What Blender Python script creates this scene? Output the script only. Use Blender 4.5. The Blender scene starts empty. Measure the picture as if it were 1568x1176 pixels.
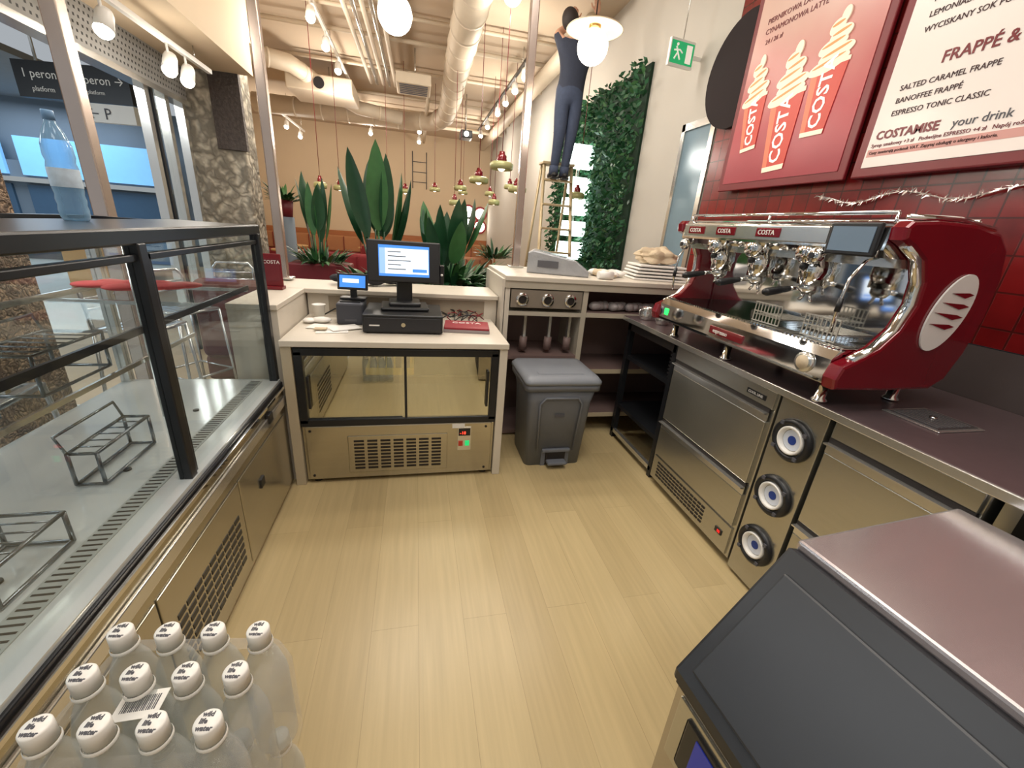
import bpy, bmesh, math, random
from mathutils import Matrix, Vector, Euler
random.seed(7)
S=bpy.context.scene
COL=S.collection
def lin(c):
    return tuple((x/255/12.92 if x/255<=.04045 else ((x/255+.055)/1.055)**2.4) for x in c)
MATS={}
def mat(name,c,rough=.5,metal=0,var=.08,scale=8,emis=0,ecol=None,bump=0,stretch=None,coat=0,spec=None,trans=0,alpha=None):
    if name in MATS: return MATS[name]
    m=bpy.data.materials.new(name); m.use_nodes=True
    nt=m.node_tree; N=nt.nodes; L=nt.links; p=N['Principled BSDF']
    c=lin(c)
    geo=N.new('ShaderNodeNewGeometry'); mp=N.new('ShaderNodeMapping'); L.new(geo.outputs['Position'],mp.inputs[0])
    if stretch: mp.inputs['Scale'].default_value=stretch
    nz=N.new('ShaderNodeTexNoise'); nz.inputs['Scale'].default_value=scale; nz.inputs['Detail'].default_value=4
    L.new(mp.outputs[0],nz.inputs['Vector'])
    mx=N.new('ShaderNodeMix'); mx.data_type='RGBA'
    mx.inputs[6].default_value=tuple(min(1,x*(1-var)) for x in c)+(1,)
    mx.inputs[7].default_value=tuple(min(1,x*(1+var)) for x in c)+(1,)
    L.new(nz.outputs['Fac'],mx.inputs[0]); L.new(mx.outputs[2],p.inputs['Base Color'])
    p.inputs['Roughness'].default_value=rough; p.inputs['Metallic'].default_value=metal
    if coat: p.inputs['Coat Weight'].default_value=coat
    if emis:
        p.inputs['Emission Color'].default_value=(lin(ecol) if ecol else c)+(1,)
        p.inputs['Emission Strength'].default_value=emis
    if bump:
        b=N.new('ShaderNodeBump'); b.inputs['Strength'].default_value=bump; b.inputs['Distance'].default_value=.02
        L.new(nz.outputs['Fac'],b.inputs['Height']); L.new(b.outputs[0],p.inputs['Normal'])
    MATS[name]=m; return m
def glassmat(name,c,trans=.85,rough=.03,tint=(1,1,1),edge=.55):
    m=bpy.data.materials.new(name); m.use_nodes=True
    nt=m.node_tree; N=nt.nodes; L=nt.links
    for n in list(N):
        if n.type!='OUTPUT_MATERIAL': N.remove(n)
    out=[n for n in N if n.type=='OUTPUT_MATERIAL'][0]
    t=N.new('ShaderNodeBsdfTransparent'); t.inputs[0].default_value=tint+(1,)
    g=N.new('ShaderNodeBsdfPrincipled'); g.inputs['Base Color'].default_value=lin(c)+(1,); g.inputs['Roughness'].default_value=rough
    g.inputs['Specular IOR Level'].default_value=1
    lw=N.new('ShaderNodeLayerWeight'); lw.inputs[0].default_value=.35
    mr=N.new('ShaderNodeMapRange'); mr.inputs[3].default_value=1-trans; mr.inputs[4].default_value=min(1,1-trans+edge)
    L.new(lw.outputs['Facing'],mr.inputs[0])
    mx=N.new('ShaderNodeMixShader'); L.new(mr.outputs[0],mx.inputs[0]); L.new(t.outputs[0],mx.inputs[1]); L.new(g.outputs[0],mx.inputs[2])
    L.new(mx.outputs[0],out.inputs[0]); MATS[name]=m; return m
def panemat(name,refl=.08,tint=(.975,.985,.98)):
    m=bpy.data.materials.new(name); m.use_nodes=True
    nt=m.node_tree; N=nt.nodes; L=nt.links
    for n in list(N):
        if n.type!='OUTPUT_MATERIAL': N.remove(n)
    out=[n for n in N if n.type=='OUTPUT_MATERIAL'][0]
    t=N.new('ShaderNodeBsdfTransparent'); t.inputs[0].default_value=tint+(1,)
    g=N.new('ShaderNodeBsdfGlossy'); g.inputs['Roughness'].default_value=.01; g.inputs[0].default_value=(.9,.95,.93,1)
    mx=N.new('ShaderNodeMixShader'); mx.inputs[0].default_value=refl
    L.new(t.outputs[0],mx.inputs[1]); L.new(g.outputs[0],mx.inputs[2]); L.new(mx.outputs[0],out.inputs[0]); return m
def brickmat(name,c1,c2,cm,w,h,mortar,axes,offset=.5,rough=.4,stretch=(1,1,1),bump=.0,grain=.1,ns=3):
    m=bpy.data.materials.new(name); m.use_nodes=True
    nt=m.node_tree; N=nt.nodes; L=nt.links; p=N['Principled BSDF']
    geo=N.new('ShaderNodeNewGeometry'); sp=N.new('ShaderNodeSeparateXYZ'); cb=N.new('ShaderNodeCombineXYZ')
    L.new(geo.outputs['Position'],sp.inputs[0]); L.new(sp.outputs['XYZ'.index(axes[0])],cb.inputs[0]); L.new(sp.outputs['XYZ'.index(axes[1])],cb.inputs[1])
    br=N.new('ShaderNodeTexBrick'); L.new(cb.outputs[0],br.inputs['Vector'])
    br.inputs['Color1'].default_value=lin(c1)+(1,); br.inputs['Color2'].default_value=lin(c2)+(1,); br.inputs['Mortar'].default_value=lin(cm)+(1,)
    br.inputs['Scale'].default_value=1; br.inputs['Brick Width'].default_value=w; br.inputs['Row Height'].default_value=h; br.inputs['Mortar Size'].default_value=mortar
    br.offset=offset
    mp=N.new('ShaderNodeMapping'); mp.inputs['Scale'].default_value=stretch; L.new(cb.outputs[0],mp.inputs[0])
    nz=N.new('ShaderNodeTexNoise'); nz.inputs['Scale'].default_value=ns; nz.inputs['Detail'].default_value=5; L.new(mp.outputs[0],nz.inputs['Vector'])
    hs=N.new('ShaderNodeHueSaturation'); mr=N.new('ShaderNodeMapRange'); mr.inputs[3].default_value=1-grain*2; mr.inputs[4].default_value=1+grain*2
    L.new(nz.outputs['Fac'],mr.inputs[0]); L.new(mr.outputs[0],hs.inputs['Value']); L.new(br.outputs['Color'],hs.inputs['Color'])
    L.new(hs.outputs[0],p.inputs['Base Color']); p.inputs['Roughness'].default_value=rough
    if bump:
        b=N.new('ShaderNodeBump'); b.inputs['Strength'].default_value=bump; b.inputs['Distance'].default_value=.01; b.invert=True
        L.new(br.outputs['Fac'],b.inputs['Height']); L.new(b.outputs[0],p.inputs['Normal'])
    MATS[name]=m; return m

def T(x=0,y=0,z=0): return Matrix.Translation((x,y,z))
def R(ax,deg): return Matrix.Rotation(math.radians(deg),4,ax)
class B:
    def __init__(s,name,M=None):
        s.n=name; s.bm=bmesh.new(); s.mats=[]; s.M=M or Matrix()
    def mi(s,m):
        if m not in s.mats: s.mats.append(m)
        return s.mats.index(m)
    def merge(s,tmp,m,X=None,smooth=False,matfn=None):
        if X: tmp.transform(X)
        for f in tmp.faces:
            f.material_index=s.mi(matfn(f.calc_center_median())) if matfn else s.mi(m)
            f.smooth=smooth if smooth in (True,False) else f.smooth
        me=bpy.data.meshes.new('t'); tmp.to_mesh(me); tmp.free(); s.bm.from_mesh(me); bpy.data.meshes.remove(me)
    def box(s,a,b,m,bev=0,X=None,seg=2):
        t=bmesh.new(); bmesh.ops.create_cube(t,size=1)
        for v in t.verts: v.co=Vector([(a[i]+b[i])/2+v.co[i]*abs(b[i]-a[i]) for i in range(3)])
        if bev: bmesh.ops.bevel(t,geom=t.edges[:],offset=bev,segments=seg,affect='EDGES',profile=.5)
        s.merge(t,m,X)
    def cyl(s,p,r,h,m,axis='z',seg=24,r2=None,X=None):
        t=bmesh.new(); bmesh.ops.create_cone(t,cap_ends=True,segments=seg,radius1=r,radius2=r if r2 is None else r2,depth=h)
        for f in t.faces: f.smooth=len(f.verts)==4
        t.transform(T(0,0,h/2))
        if axis=='x': t.transform(R('Y',90))
        if axis=='y': t.transform(R('X',-90))
        t.transform(T(*p)); s.merge(t,m,X,smooth=None)
    def lathe(s,prof,p,m,seg=24,X=None,sc=(1,1,1)):
        t=bmesh.new(); rings=[]
        for r,z in prof:
            if r<1e-6: rings.append([t.verts.new((0,0,z))])
            else: rings.append([t.verts.new((r*math.cos(2*math.pi*i/seg)*sc[0],r*math.sin(2*math.pi*i/seg)*sc[1],z)) for i in range(seg)])
        for a,b in zip(rings,rings[1:]):
            for i in range(seg):
                j=(i+1)%seg
                if len(a)==1 and len(b)==1: continue
                if len(a)==1: t.faces.new((a[0],b[i],b[j]))
                elif len(b)==1: t.faces.new((a[i],a[j],b[0]))
                else: t.faces.new((a[i],a[j],b[j],b[i]))
        bmesh.ops.recalc_face_normals(t,faces=t.faces)
        s.merge(t,m,(T(*p) @ X) if X else T(*p),smooth=True)
    def sph(s,p,r,m,sc=(1,1,1),X=None,u=24,v=14):
        t=bmesh.new(); bmesh.ops.create_uvsphere(t,u_segments=u,v_segments=v,radius=r)
        for w in t.verts: w.co=Vector((w.co.x*sc[0],w.co.y*sc[1],w.co.z*sc[2]))
        if X: t.transform(X)
        t.transform(T(*p)); s.merge(t,m,smooth=True)
    def tube(s,pts,r,m,seg=8,close=False):
        t=bmesh.new(); pts=[Vector(p) for p in pts]; n=len(pts); rings=[]; up=None
        for i,p in enumerate(pts):
            a=pts[i-1] if (i>0 or close) else pts[i]; b=pts[(i+1)%n] if (i<n-1 or close) else pts[i]
            d=(b-a).normalized()
            if up is None:
                up=Vector((0,0,1)) if abs(d.z)<.9 else Vector((1,0,0))
            u=(up-d*up.dot(d)); 
            if u.length<1e-4: u=Vector((0,1,0))-d*d.y
            u.normalize(); up=u; w=d.cross(u)
            rr=r[i] if isinstance(r,(list,tuple)) else r
            rings.append([t.verts.new(p+u*rr*math.cos(2*math.pi*k/seg)+w*rr*math.sin(2*math.pi*k/seg)) for k in range(seg)])
        prs=list(zip(rings,rings[1:]))
        if close: prs.append((rings[-1],rings[0]))
        for a,b in prs:
            for k in range(seg):
                j=(k+1)%seg; t.faces.new((a[k],a[j],b[j],b[k]))
        if not close:
            t.faces.new(rings[0][::-1]); t.faces.new(rings[-1])
        bmesh.ops.recalc_face_normals(t,faces=t.faces)
        s.merge(t,m,smooth=True)
    def prism(s,poly,h,m,X=None,smooth=False,bev=0):
        t=bmesh.new(); a=[t.verts.new((x,y,0)) for x,y in poly]; b=[t.verts.new((x,y,h)) for x,y in poly]; n=len(poly)
        t.faces.new(a[::-1]); t.faces.new(b)
        for i in range(n): t.faces.new((a[i],a[(i+1)%n],b[(i+1)%n],b[i]))
        bmesh.ops.recalc_face_normals(t,faces=t.faces)
        if bev:
            es=[e for e in t.edges if abs(e.verts[0].co.z-e.verts[1].co.z)<1e-6]
            bmesh.ops.bevel(t,geom=es,offset=bev,segments=2,affect='EDGES',profile=.5)
        s.merge(t,m,X,smooth=smooth)
    def poly(s,pts,m,X=None):
        t=bmesh.new(); t.faces.new([t.verts.new(p) for p in pts]); s.merge(t,m,X)
    def text(s,txt,size,m,X,align='LEFT',ext=.001,bold=0):
        c=bpy.data.curves.new('tx','FONT'); c.body=txt; c.size=size; c.align_x=align; c.extrude=ext; c.offset=bold; c.resolution_u=2
        o=bpy.data.objects.new('tx',c); COL.objects.link(o); dg=bpy.context.evaluated_depsgraph_get(); dg.update()
        me=bpy.data.meshes.new_from_object(o.evaluated_get(dg)); t=bmesh.new(); t.from_mesh(me)
        s.merge(t,m,X); bpy.data.objects.remove(o); bpy.data.curves.remove(c); bpy.data.meshes.remove(me)
    def leaf(s,p,az,tilt,L,W,bend,m,stem=0,fold=.15,n=8,tip=1.0):
        t=bmesh.new(); p=Vector(p); h=Vector((math.cos(az),math.sin(az),0)); side=Vector((-math.sin(az),math.cos(az),0))
        cur=p.copy(); th=tilt; rows=[]
        if stem:
            q=p+ (h*math.sin(tilt)+Vector((0,0,math.cos(tilt))))*stem
            s.tube([p,(p+q)/2,q],[.012,.01,.007],m,6); cur=q
        for i in range(n+1):
            f=i/n; w=W*math.sin(math.pi*(.04+.96*f**.85))**.75 if f<1 else 0
            w=max(w,.002); d=h*math.sin(th)+Vector((0,0,math.cos(th))); nrm=d.cross(side)
            rows.append([t.verts.new(cur-side*w*.5-nrm*w*fold),t.verts.new(cur),t.verts.new(cur+side*w*.5-nrm*w*fold)])
            cur=cur+d*(L/n); th+=bend/n
        for a,b in zip(rows,rows[1:]):
            t.faces.new((a[0],a[1],b[1],b[0])); t.faces.new((a[1],a[2],b[2],b[1]))
        s.merge(t,m,smooth=True)
    def done(s,loc=None):
        me=bpy.data.meshes.new(s.n); s.bm.transform(s.M)
        bb=[v.co for v in s.bm.verts]
        c=Vector((sum(v.x for v in bb)/len(bb),sum(v.y for v in bb)/len(bb),min(v.z for v in bb)))
        s.bm.transform(Matrix.Translation(-c)); s.bm.to_mesh(me); s.bm.free()
        for m in s.mats: me.materials.append(m)
        o=bpy.data.objects.new(s.n,me); o.location=c; COL.objects.link(o); return o
def skinmesh(verts,edges,rad,root=0,sub=2):
    me=bpy.data.meshes.new('s'); me.from_pydata(verts,edges,[]); o=bpy.data.objects.new('s',me); COL.objects.link(o)
    md=o.modifiers.new('k','SKIN'); md.use_smooth_shade=True
    for i,v in enumerate(me.skin_vertices[0].data):
        r=rad[i]; v.radius=(r,r) if not isinstance(r,tuple) else r; v.use_root=(i==root)
    sb=o.modifiers.new('b','SUBSURF'); sb.levels=sub; sb.render_levels=sub
    dg=bpy.context.evaluated_depsgraph_get(); dg.update()
    m2=bpy.data.meshes.new_from_object(o.evaluated_get(dg)); t=bmesh.new(); t.from_mesh(m2)
    bpy.data.objects.remove(o); return t

# ---------------- materials
steel=mat('steel_brushed',(186,184,174),.26,.88,.06,6,stretch=(1,1,14))
steelc=mat('steel_case',(182,176,158),.2,.85,.06,6,stretch=(1,1,14))
steelL=mat('steel_light',(214,213,208),.2,.85,.05,8)
steelP=mat('steel_lid',(208,198,198),.2,.75,.05,5,stretch=(1,10,1))
chrome=mat('chrome',(222,221,219),.06,1,.03)
blk=mat('black_plastic',(26,27,30),.38)
blkf=mat('black_frame',(32,34,38),.32,.2)
dark=mat('dark_void',(30,24,22),.6)
cream=mat('laminate_cream',(208,200,186),.42,0,.05)
creamd=mat('laminate_beige',(180,168,144),.45,0,.06)
shelfm=mat('shelf_brown',(116,96,92),.55,0,.1)
shedge=mat('shelf_edge',(180,172,156),.4,0,.08)
ctopd=mat('countertop_dark',(92,78,80),.28,.2,.12,30)
binm=mat('bin_grey',(106,110,118),.5,0,.06)
binl=mat('bin_lid',(128,133,141),.42,0,.06)
redm=mat('red_enamel',(118,10,26),.18,.15,.05,coat=.6)
redf=mat('red_frame',(112,18,28),.4,0,.08)
redp=mat('red_planter',(104,24,34),.5)
redfab=mat('red_fabric',(124,30,36),.8,0,.1)
white=mat('white_plastic',(232,230,225),.4,0,.03)
cap=mat('bottle_cap',(236,234,228),.35,0,.03)
ink=mat('ink_grey',(80,80,86),.6)
inkd=mat('ink_dark',(60,30,30),.6)
screen=mat('screen_blue',(60,120,210),.3,emis=.9,ecol=(70,140,225))
scrw=mat('screen_white',(235,242,250),.3,emis=.9,ecol=(205,228,248))
bulb=mat('globe_lit',(255,250,240),.3,emis=8,ecol=(255,246,228))
spotm=mat('spot_lit',(255,248,230),.3,emis=22,ecol=(255,244,222))
wallc=mat('wall_cafe_beige',(202,182,154),.8,0,.04,2)
wallw=mat('wall_white_paint',(186,181,172),.8,0,.03,2)
ceilm=mat('ceiling_beige',(190,172,150),.9,0,.05,2)
ductm=mat('duct_beige',(200,186,166),.6,.1,.06)
woodp=mat('wood_orange',(160,98,56),.5,0,.2,3,stretch=(1,1,6))
tabw=mat('table_wood',(190,148,96),.45,0,.12,5)
green1=mat('leaf_dark',(32,72,46),.38,0,.3,12)
green2=mat('leaf_light',(58,104,58),.42,0,.3,12)
greenw=mat('leaf_wall',(34,88,54),.6,0,.4,9)
greenb=mat('moss_back',(14,44,26),.9,0,.4,20)
copper=mat('post_metal',(196,180,170),.22,.8,.05)
concrete=mat('mall_floor_m',(186,192,190),.4,0,.06,3)
cafefl=mat('cafe_floor_m',(166,146,116),.5,0,.06,3)
bluee=mat('mall_blue_light',(110,170,220),.4,emis=.7,ecol=(110,155,190))
mallw=mat('mall_wall',(100,112,124),.6,0,.1,2)
ledblue=mat('led_blue',(60,80,255),.3,emis=6,ecol=(60,90,255))
brass=mat('lamp_green',(170,170,120),.35,.2,.05)
skin=mat('skin',(190,146,122),.55,0,.05)
hair=mat('hair_dark',(34,26,24),.7)
shirt=mat('shirt_navy',(40,46,62),.85,0,.15,30)
jean=mat('jeans_dark',(56,66,88),.85,0,.25,30)
shoe=mat('shoe_dark',(34,34,36),.6)
ladm=mat('ladder_alu',(184,166,132),.4,.4,.06)
tan=mat('paper_tan',(200,182,154),.7,0,.08,20,bump=.3)
wrap=mat('wrap_grey',(160,162,166),.25,.2,.15,14,bump=.5)
glass=panemat('glass_pane',.045)
bottlem=glassmat('bottle_pet',(206,210,208),.84,.06,(.96,.975,.97),.5)
filmm=glassmat('shrink_film',(215,215,213),.93,.08,(1,1,1),.22)
blueb=glassmat('bottle_blue',(150,188,214),.66,.06,(.8,.92,.98))
amberg=panemat('glass_reflected_amber',.5,(.95,.90,.74))  # amber tint imitates the yellow floor reflected in the fridge doors
floorm=brickmat('floor_vinyl',(194,174,130),(180,160,118),(166,147,108),1.3,.19,.0010,'YX',rough=.33,stretch=(.7,14,1),grain=.09,ns=3)
tile=brickmat('tile_red',(120,26,26),(96,16,18),(70,22,20),.11,.15,.004,'YZ',offset=0,rough=.22,bump=.4,grain=.2,ns=9)
perf=brickmat('perforated',(40,42,44),(46,48,50),(150,150,148),.05,.05,.016,'YZ',offset=.5,rough=.5)
def stonemat(name,c1,c2,scale):
    m=bpy.data.materials.new(name); m.use_nodes=True; nt=m.node_tree; N=nt.nodes; L=nt.links; p=N['Principled BSDF']
    geo=N.new('ShaderNodeNewGeometry'); v=N.new('ShaderNodeTexVoronoi'); v.inputs['Scale'].default_value=scale
    nz=N.new('ShaderNodeTexNoise'); nz.inputs['Scale'].default_value=scale*.5
    L.new(geo.outputs['Position'],nz.inputs['Vector'])
    ad=N.new('ShaderNodeMix'); ad.data_type='VECTOR'; ad.inputs[0].default_value=.25; L.new(geo.outputs['Position'],ad.inputs[4]); L.new(nz.outputs['Color'],ad.inputs[5])
    L.new(ad.outputs[1],v.inputs['Vector'])
    cr=N.new('ShaderNodeValToRGB'); cr.color_ramp.elements[0].color=lin(c2)+(1,); cr.color_ramp.elements[1].color=lin(c1)+(1,); cr.color_ramp.elements[0].position=.05; cr.color_ramp.elements[1].position=.6
    L.new(v.outputs['Distance'],cr.inputs[0]); L.new(cr.outputs[0],p.inputs['Base Color']); p.inputs['Roughness'].default_value=.85
    b=N.new('ShaderNodeBump'); b.inputs['Strength'].default_value=1; b.inputs['Distance'].default_value=.03; L.new(v.outputs['Distance'],b.inputs['Height']); L.new(b.outputs[0],p.inputs['Normal'])
    return m
stone1=stonemat('stone_pebble',(100,84,72),(182,156,130),26)
stone2=stonemat('stone_carved',(120,114,102),(196,188,170),12)
FX=R('Z',-90)@R('X',90)
FY=R('X',90)
def fx(x,y,z): return T(x,y,z)@FX
def fy(x,y,z): return T(x,y,z)@FY

# ---------------- shell
def slab(name,a,b,m):
    o=B(name); o.box(a,b,m); return o.done()
slab('floor',(-.80,-2.5,-.06),(2.5,3.72,0),floorm)
slab('floor_cafe',(-6,3.72,-.06),(2.7,15.8,0),cafefl)
slab('floor_mall',(-14,-3,-.06),(-.80,3.72,0),concrete)
slab('floor_mall_far',(-14,3.72,-.06),(-6,14,0),concrete)
slab('ceiling',(-6,-2.5,4.2),(2.7,15.8,4.3),ceilm)
slab('ceiling_mall',(-14,-3,3.5),(-6,14,3.6),mat('mall_ceiling',(130,132,134),.8))
slab('wall_right_tile',(2.45,-2.5,1.27),(2.6,3.52,4.2),tile)
slab('wall_right_splash',(2.45,-2.5,0),(2.6,3.52,1.265),mat('splash_dark',(92,82,80),.3,.3,.08))
slab('wall_right',(2.47,3.52,0),(2.6,15.7,4.2),wallw)
slab('wall_back',(-6,15.6,0),(2.6,15.75,4.2),wallc)
slab('wall_rear',(-2.4,-2.6,0),(2.6,-2.5,4.2),wallw)
o=B('wall_left_cafe'); o.prism([(-2.5,6.5),(-2.35,6.45),(-5.35,15.6),(-5.5,15.6)],4.2,wallc); o.done()
slab('wall_mall_end',(-14,13,0),(-5.6,13.2,3.5),mallw)
slab('trim_wainscot',(-5.3,15.5,0),(2.46,15.59,1.1),woodp)
o=B('trim_header'); o.box((-2.6,1.2,2.95),(-1.75,5.98,4.19),wallc); o.box((-2.52,1.2,2.62),(-2.44,5.98,2.949),perf)
o.box((-2.55,1.2,2.57),(-2.40,5.98,2.62),steelL); o.done()
o=B('window_1')
for y in (5.15,5.50,5.85):
    o.box((-2.52,y,0),(-2.44,y+.07,2.57),steelL)
o.box((-2.5,5.3,.0),(-2.46,5.34,2.57),blkf); o.box((-2.49,5.22,.05),(-2.485,5.50,2.57),glass); o.box((-2.52,3.02,0),(-2.44,3.09,2.57),steelL); o.done()
o=B('stone_pillar'); o.box((-2.55,6.0,0),(-1.93,6.4,3.35),stone2,bev=.02); o.box((-2.2,5.96,2.2),(-1.9,6.02,3.36),mat('bronze_screen',(70,62,58),.6,.3,.6,30,bump=.8)); o.box((-2.6,6.0,3.36),(-1.85,6.45,4.19),wallc); o.done()
o=B('pebble_column'); o.box((-2.75,2.45,0),(-2.16,3.0,2.94),stone1,bev=.02); o.done()
o=B('mall_shopfront'); 
o.box((-13,12.8,.3),(-5.8,12.95,2.2),mallw); 
for x in (-12,-10.4,-8.8,-7.2): o.box((x,12.72,1.9),(x+1.3,12.8,2.7),bluee); o.box((x,12.74,.3),(x+1.3,12.8,1.7),mat('shop_glass',(58,84,108),.15))
o.box((-13,12.6,1.75),(-5.8,12.8,1.85),steelL); o.done()
o=B('platform_sign',T(-4.62,8,2.83)@R('Z',-12))
o.box((-.80,0,-.02),(.75,.08,.42),blk); o.box((0,-.01,-.26),(.75,.07,-.03),white); o.box((-.5,.03,.42),(-.47,.05,.75),steelL); o.box((.47,.03,.42),(.5,.05,.75),steelL)
o.text('1 peron',.15,white,fy(-.7,-.002,.22)); o.text('platform',.09,white,fy(-.6,-.002,.06)); o.text('1 peron →',.15,white,fy(.02,-.002,.2)); o.text('platform',.07,white,fy(.15,-.002,.08)); o.text('← P',.2,ink,fy(.08,-.015,-.22)); o.done()
for i,(x,y) in enumerate(((-6.3,10.6),(-5.6,9.4))):
    o=B('market_crate_stand'); o.box((x-.5,y-.3,0),(x+.5,y+.3,.8),tabw,.02)
    for k in range(5): o.box((x-.45+k*.19,y-.25,.8),(x-.30+k*.19,y+.1,.95+.08*(k%3)),[redfab,tan,white,woodp,tabw][k],.01)
    o.done()
# ---------------- left display case
o=B('refrigerated_display_case')
X0=-.754
o.box((-1.5,.15,.03),(X0,2.42,.64),steelc,.006)
o.box((-1.48,.17,0),(X0-.04,2.40,.03),blk)
for y0,y1 in ((.2,1.08),(1.09,1.69),(1.70,2.39)):
    o.box((X0,y0,.06),(X0+.006,y1,.50),steelc,.003)
for r in range(7):
    for c in range(9): o.box((X0+.005,1.15+c*.056,.13+r*.036),(X0+.008,1.195+c*.056,.15+r*.036),blk)
o.box((X0,.15,.55),(X0+.012,2.42,.60),steelL,.004)
o.box((X0,2.1,.57),(X0+.02,2.16,.62),blk,.004); o.box((X0,1.9,.32),(X0+.015,1.95,.37),blk,.004)
o.box((-1.5,.15,.64),(X0-.005,2.42,.70),mat('deck_white',(202,208,208),.10,.35,.04))
pf=mat('perf_strip',(140,146,143),.5)
o.box((-.90,.2,.70),(-.84,2.38,.703),pf)
for k in range(105): o.box((-.893,.22+k*.0206,.7035),(-.847,.226+k*.0206,.704),dark)
for k in range(4): o.cyl((-1.0,.5+k*.5,.70),.012,.006,blk)
o.box((-.80,.15,.64),(-.75,2.42,.685),blkf,.004); o.box((-.745,.15,.655),(-.735,2.42,.668),chrome)
o.box((-.81,.15,1.475),(-.77,2.44,1.52),blkf,.006); o.box((-.80,.15,1.43),(-.775,2.42,1.45),blkf,.003)
for y in (.5,1.42,2.385): o.box((-.805,y,.68),(-.765,y+.04,1.48),blkf,.004)
o.box((-.80,1.47,.70),(-.775,1.485,1.45),blkf); 
o.box((-1.5,2.38,.68),(-1.46,2.42,1.48),steelL); o.box((-1.5,.15,.68),(-1.46,.19,1.48),blkf); o.box((-.81,.15,.68),(-.77,.19,1.48),blkf)
o.box((-1.5,.15,1.47),(-.78,.19,1.51),blkf); o.box((-1.5,2.38,1.47),(-.78,2.42,1.51),blkf); o.box((-1.5,.15,1.47),(-1.46,2.42,1.51),blkf)
o.box((-1.14,.15,1.505),(-.78,2.42,1.518),blkf,.003)
for k in ((-1.1,1.95),(-1.1,1.0)): o.cyl((k[0],k[1],.70),.008,.75,steelL)
o.box((-1.40,.2,1.212),(-.84,2.37,1.220),glass); o.box((-.845,.2,1.205),(-.835,2.37,1.227),blkf); o.box((-1.41,.2,1.205),(-1.40,2.37,1.227),steelL)
for y in (.2,1.0,1.95,2.355): o.box((-1.4,y,1.195),(-.84,y+.012,1.211),steelL)
o.box((-1.40,.2,.962),(-1.12,2.37,.970),glass); o.box((-1.125,.2,.957),(-1.115,2.37,.975),steelL)
o.box((-.792,.2,.69),(-.788,1.42,1.47),glass); o.box((-.786,1.44,.69),(-.782,2.38,1.47),glass)
o.box((-1.485,.2,.69),(-1.480,2.38,1.47),glass); o.box((-1.46,2.40,.69),(-.80,2.405,1.47),glass)
o.box((-1.46,.2,1.49),(-1.14,2.38,1.497),glass)
o.done()
rz=mat('riser_steel',(120,126,130),.25,.8,.05)
def riser(x,y,z,w,d,h):
    o=B('wire_display_stand')
    P=[(x-w,y-d),(x+w,y-d),(x+w,y+d),(x-w,y+d)]
    for zz in (z+.006,z+h): o.tube([(a,b,zz) for a,b in P],.006,rz,8,True)
    for a,b in P: o.tube([(a,b,z+.006),(a,b,z+h)],.006,rz,8)
    for k in range(1,6):
        yy=y-d+2*d*k/6; o.tube([(x-w,yy,z+h),(x+w,yy,z+h)],.003,rz,6)
    o.tube([(x-w,y-d,z+h),(x-w-.02,y-d,z+h+.06),(x-w-.02,y+d,z+h+.06),(x-w,y+d,z+h)],.005,rz,8)
    o.done()
riser(-1.00,1.02,.701,.075,.11,.10); riser(-1.27,1.20,.971,.09,.16,.14); riser(-1.27,1.68,.971,.09,.16,.14); riser(-1.05,1.55,.701,.04,.14,.12)
sc=.82
BP=[(r*sc,z) for r,z in [(0,0),(.036,0),(.042,.01),(.044,.03),(.041,.045),(.044,.06),(.041,.075),(.044,.09),(.044,.15),(.04,.165),(.044,.18),(.042,.21),(.03,.245),(.016,.268),(.015,.28)]]
bx,by,bz=-1.045,1.66,1.519
o=B('large_water_bottle'); o.lathe(BP,(bx,by,bz),blueb,28); o.lathe([(0,.30),(.013,.30),(.014,.297),(.014,.275),(0,.275)],(bx,by,bz),mat('cap_blue',(120,160,200),.4),20)
o.lathe([(.0365,.095),(.0368,.097),(.0368,.145),(.0365,.147)],(bx,by,bz),mat('label_pale',(190,208,222),.5,0,.3,40),28); o.done()
for (x,y,z0,r) in ((-1.58,2.72,0,.035),(-.955,3.42,1.125,.03),(.84,3.62,1.287,.03)):
    o=B('canopy_post'); o.box((x-r,y-r,z0),(x+r,y+r,4.19),copper,.006); o.box((x-r*2,y-r*2,z0),(x+r*2,y+r*2,z0+.012),steelL,.003); o.done()
# ---------------- register counter
o=B('register_counter')
F=2.38
o.box((-.735,F,.90),(.555,3.1,.935),cream,.004)
o.box((-.735,F+.01,0),(-.68,3.1,.90),creamd,.003); o.box((.50,F+.01,0),(.55,3.1,.90),cream,.003)
o.box((-.735,3.1,0),(.595,3.14,1.08),cream); o.box((-.99,3.06,1.085),(.598,3.52,1.115),cream,.004)
o.box((-.735,3.14,0),(.595,3.50,1.085),cream)
o.box((-.99,2.46,0),(-.745,3.50,1.085),cream); o.box((-.99,2.45,1.085),(-.74,3.06,1.115),cream,.004)
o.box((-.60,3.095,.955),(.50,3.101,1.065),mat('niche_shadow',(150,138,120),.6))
o.done()
o=B('undercounter_display_fridge')
f=F+.02
o.box((-.675,f+.02,.02),(.495,3.08,.40),steelc); o.box((-.66,f,.03),(.48,f+.03,.40),steelc,.008)
for x in (-.62,.44): 
    for y in (f+.05,3.0): o.cyl((x,y,0),.025,.025,blk)
o.box((-.675,f-.005,.40),(.495,f+.03,.445),blkf,.004); o.box((-.675,f-.005,.845),(.495,f+.03,.89),blkf,.004)
o.box((-.675,f-.005,.42),(-.63,f+.03,.87),blkf,.004); o.box((.45,f-.005,.42),(.495,f+.03,.87),blkf,.004)
gold=mat('interior_reflected_gold',(232,210,158),.4,.1,.05)  # gold colour painted in for the floor mirrored by the fridge doors
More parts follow.
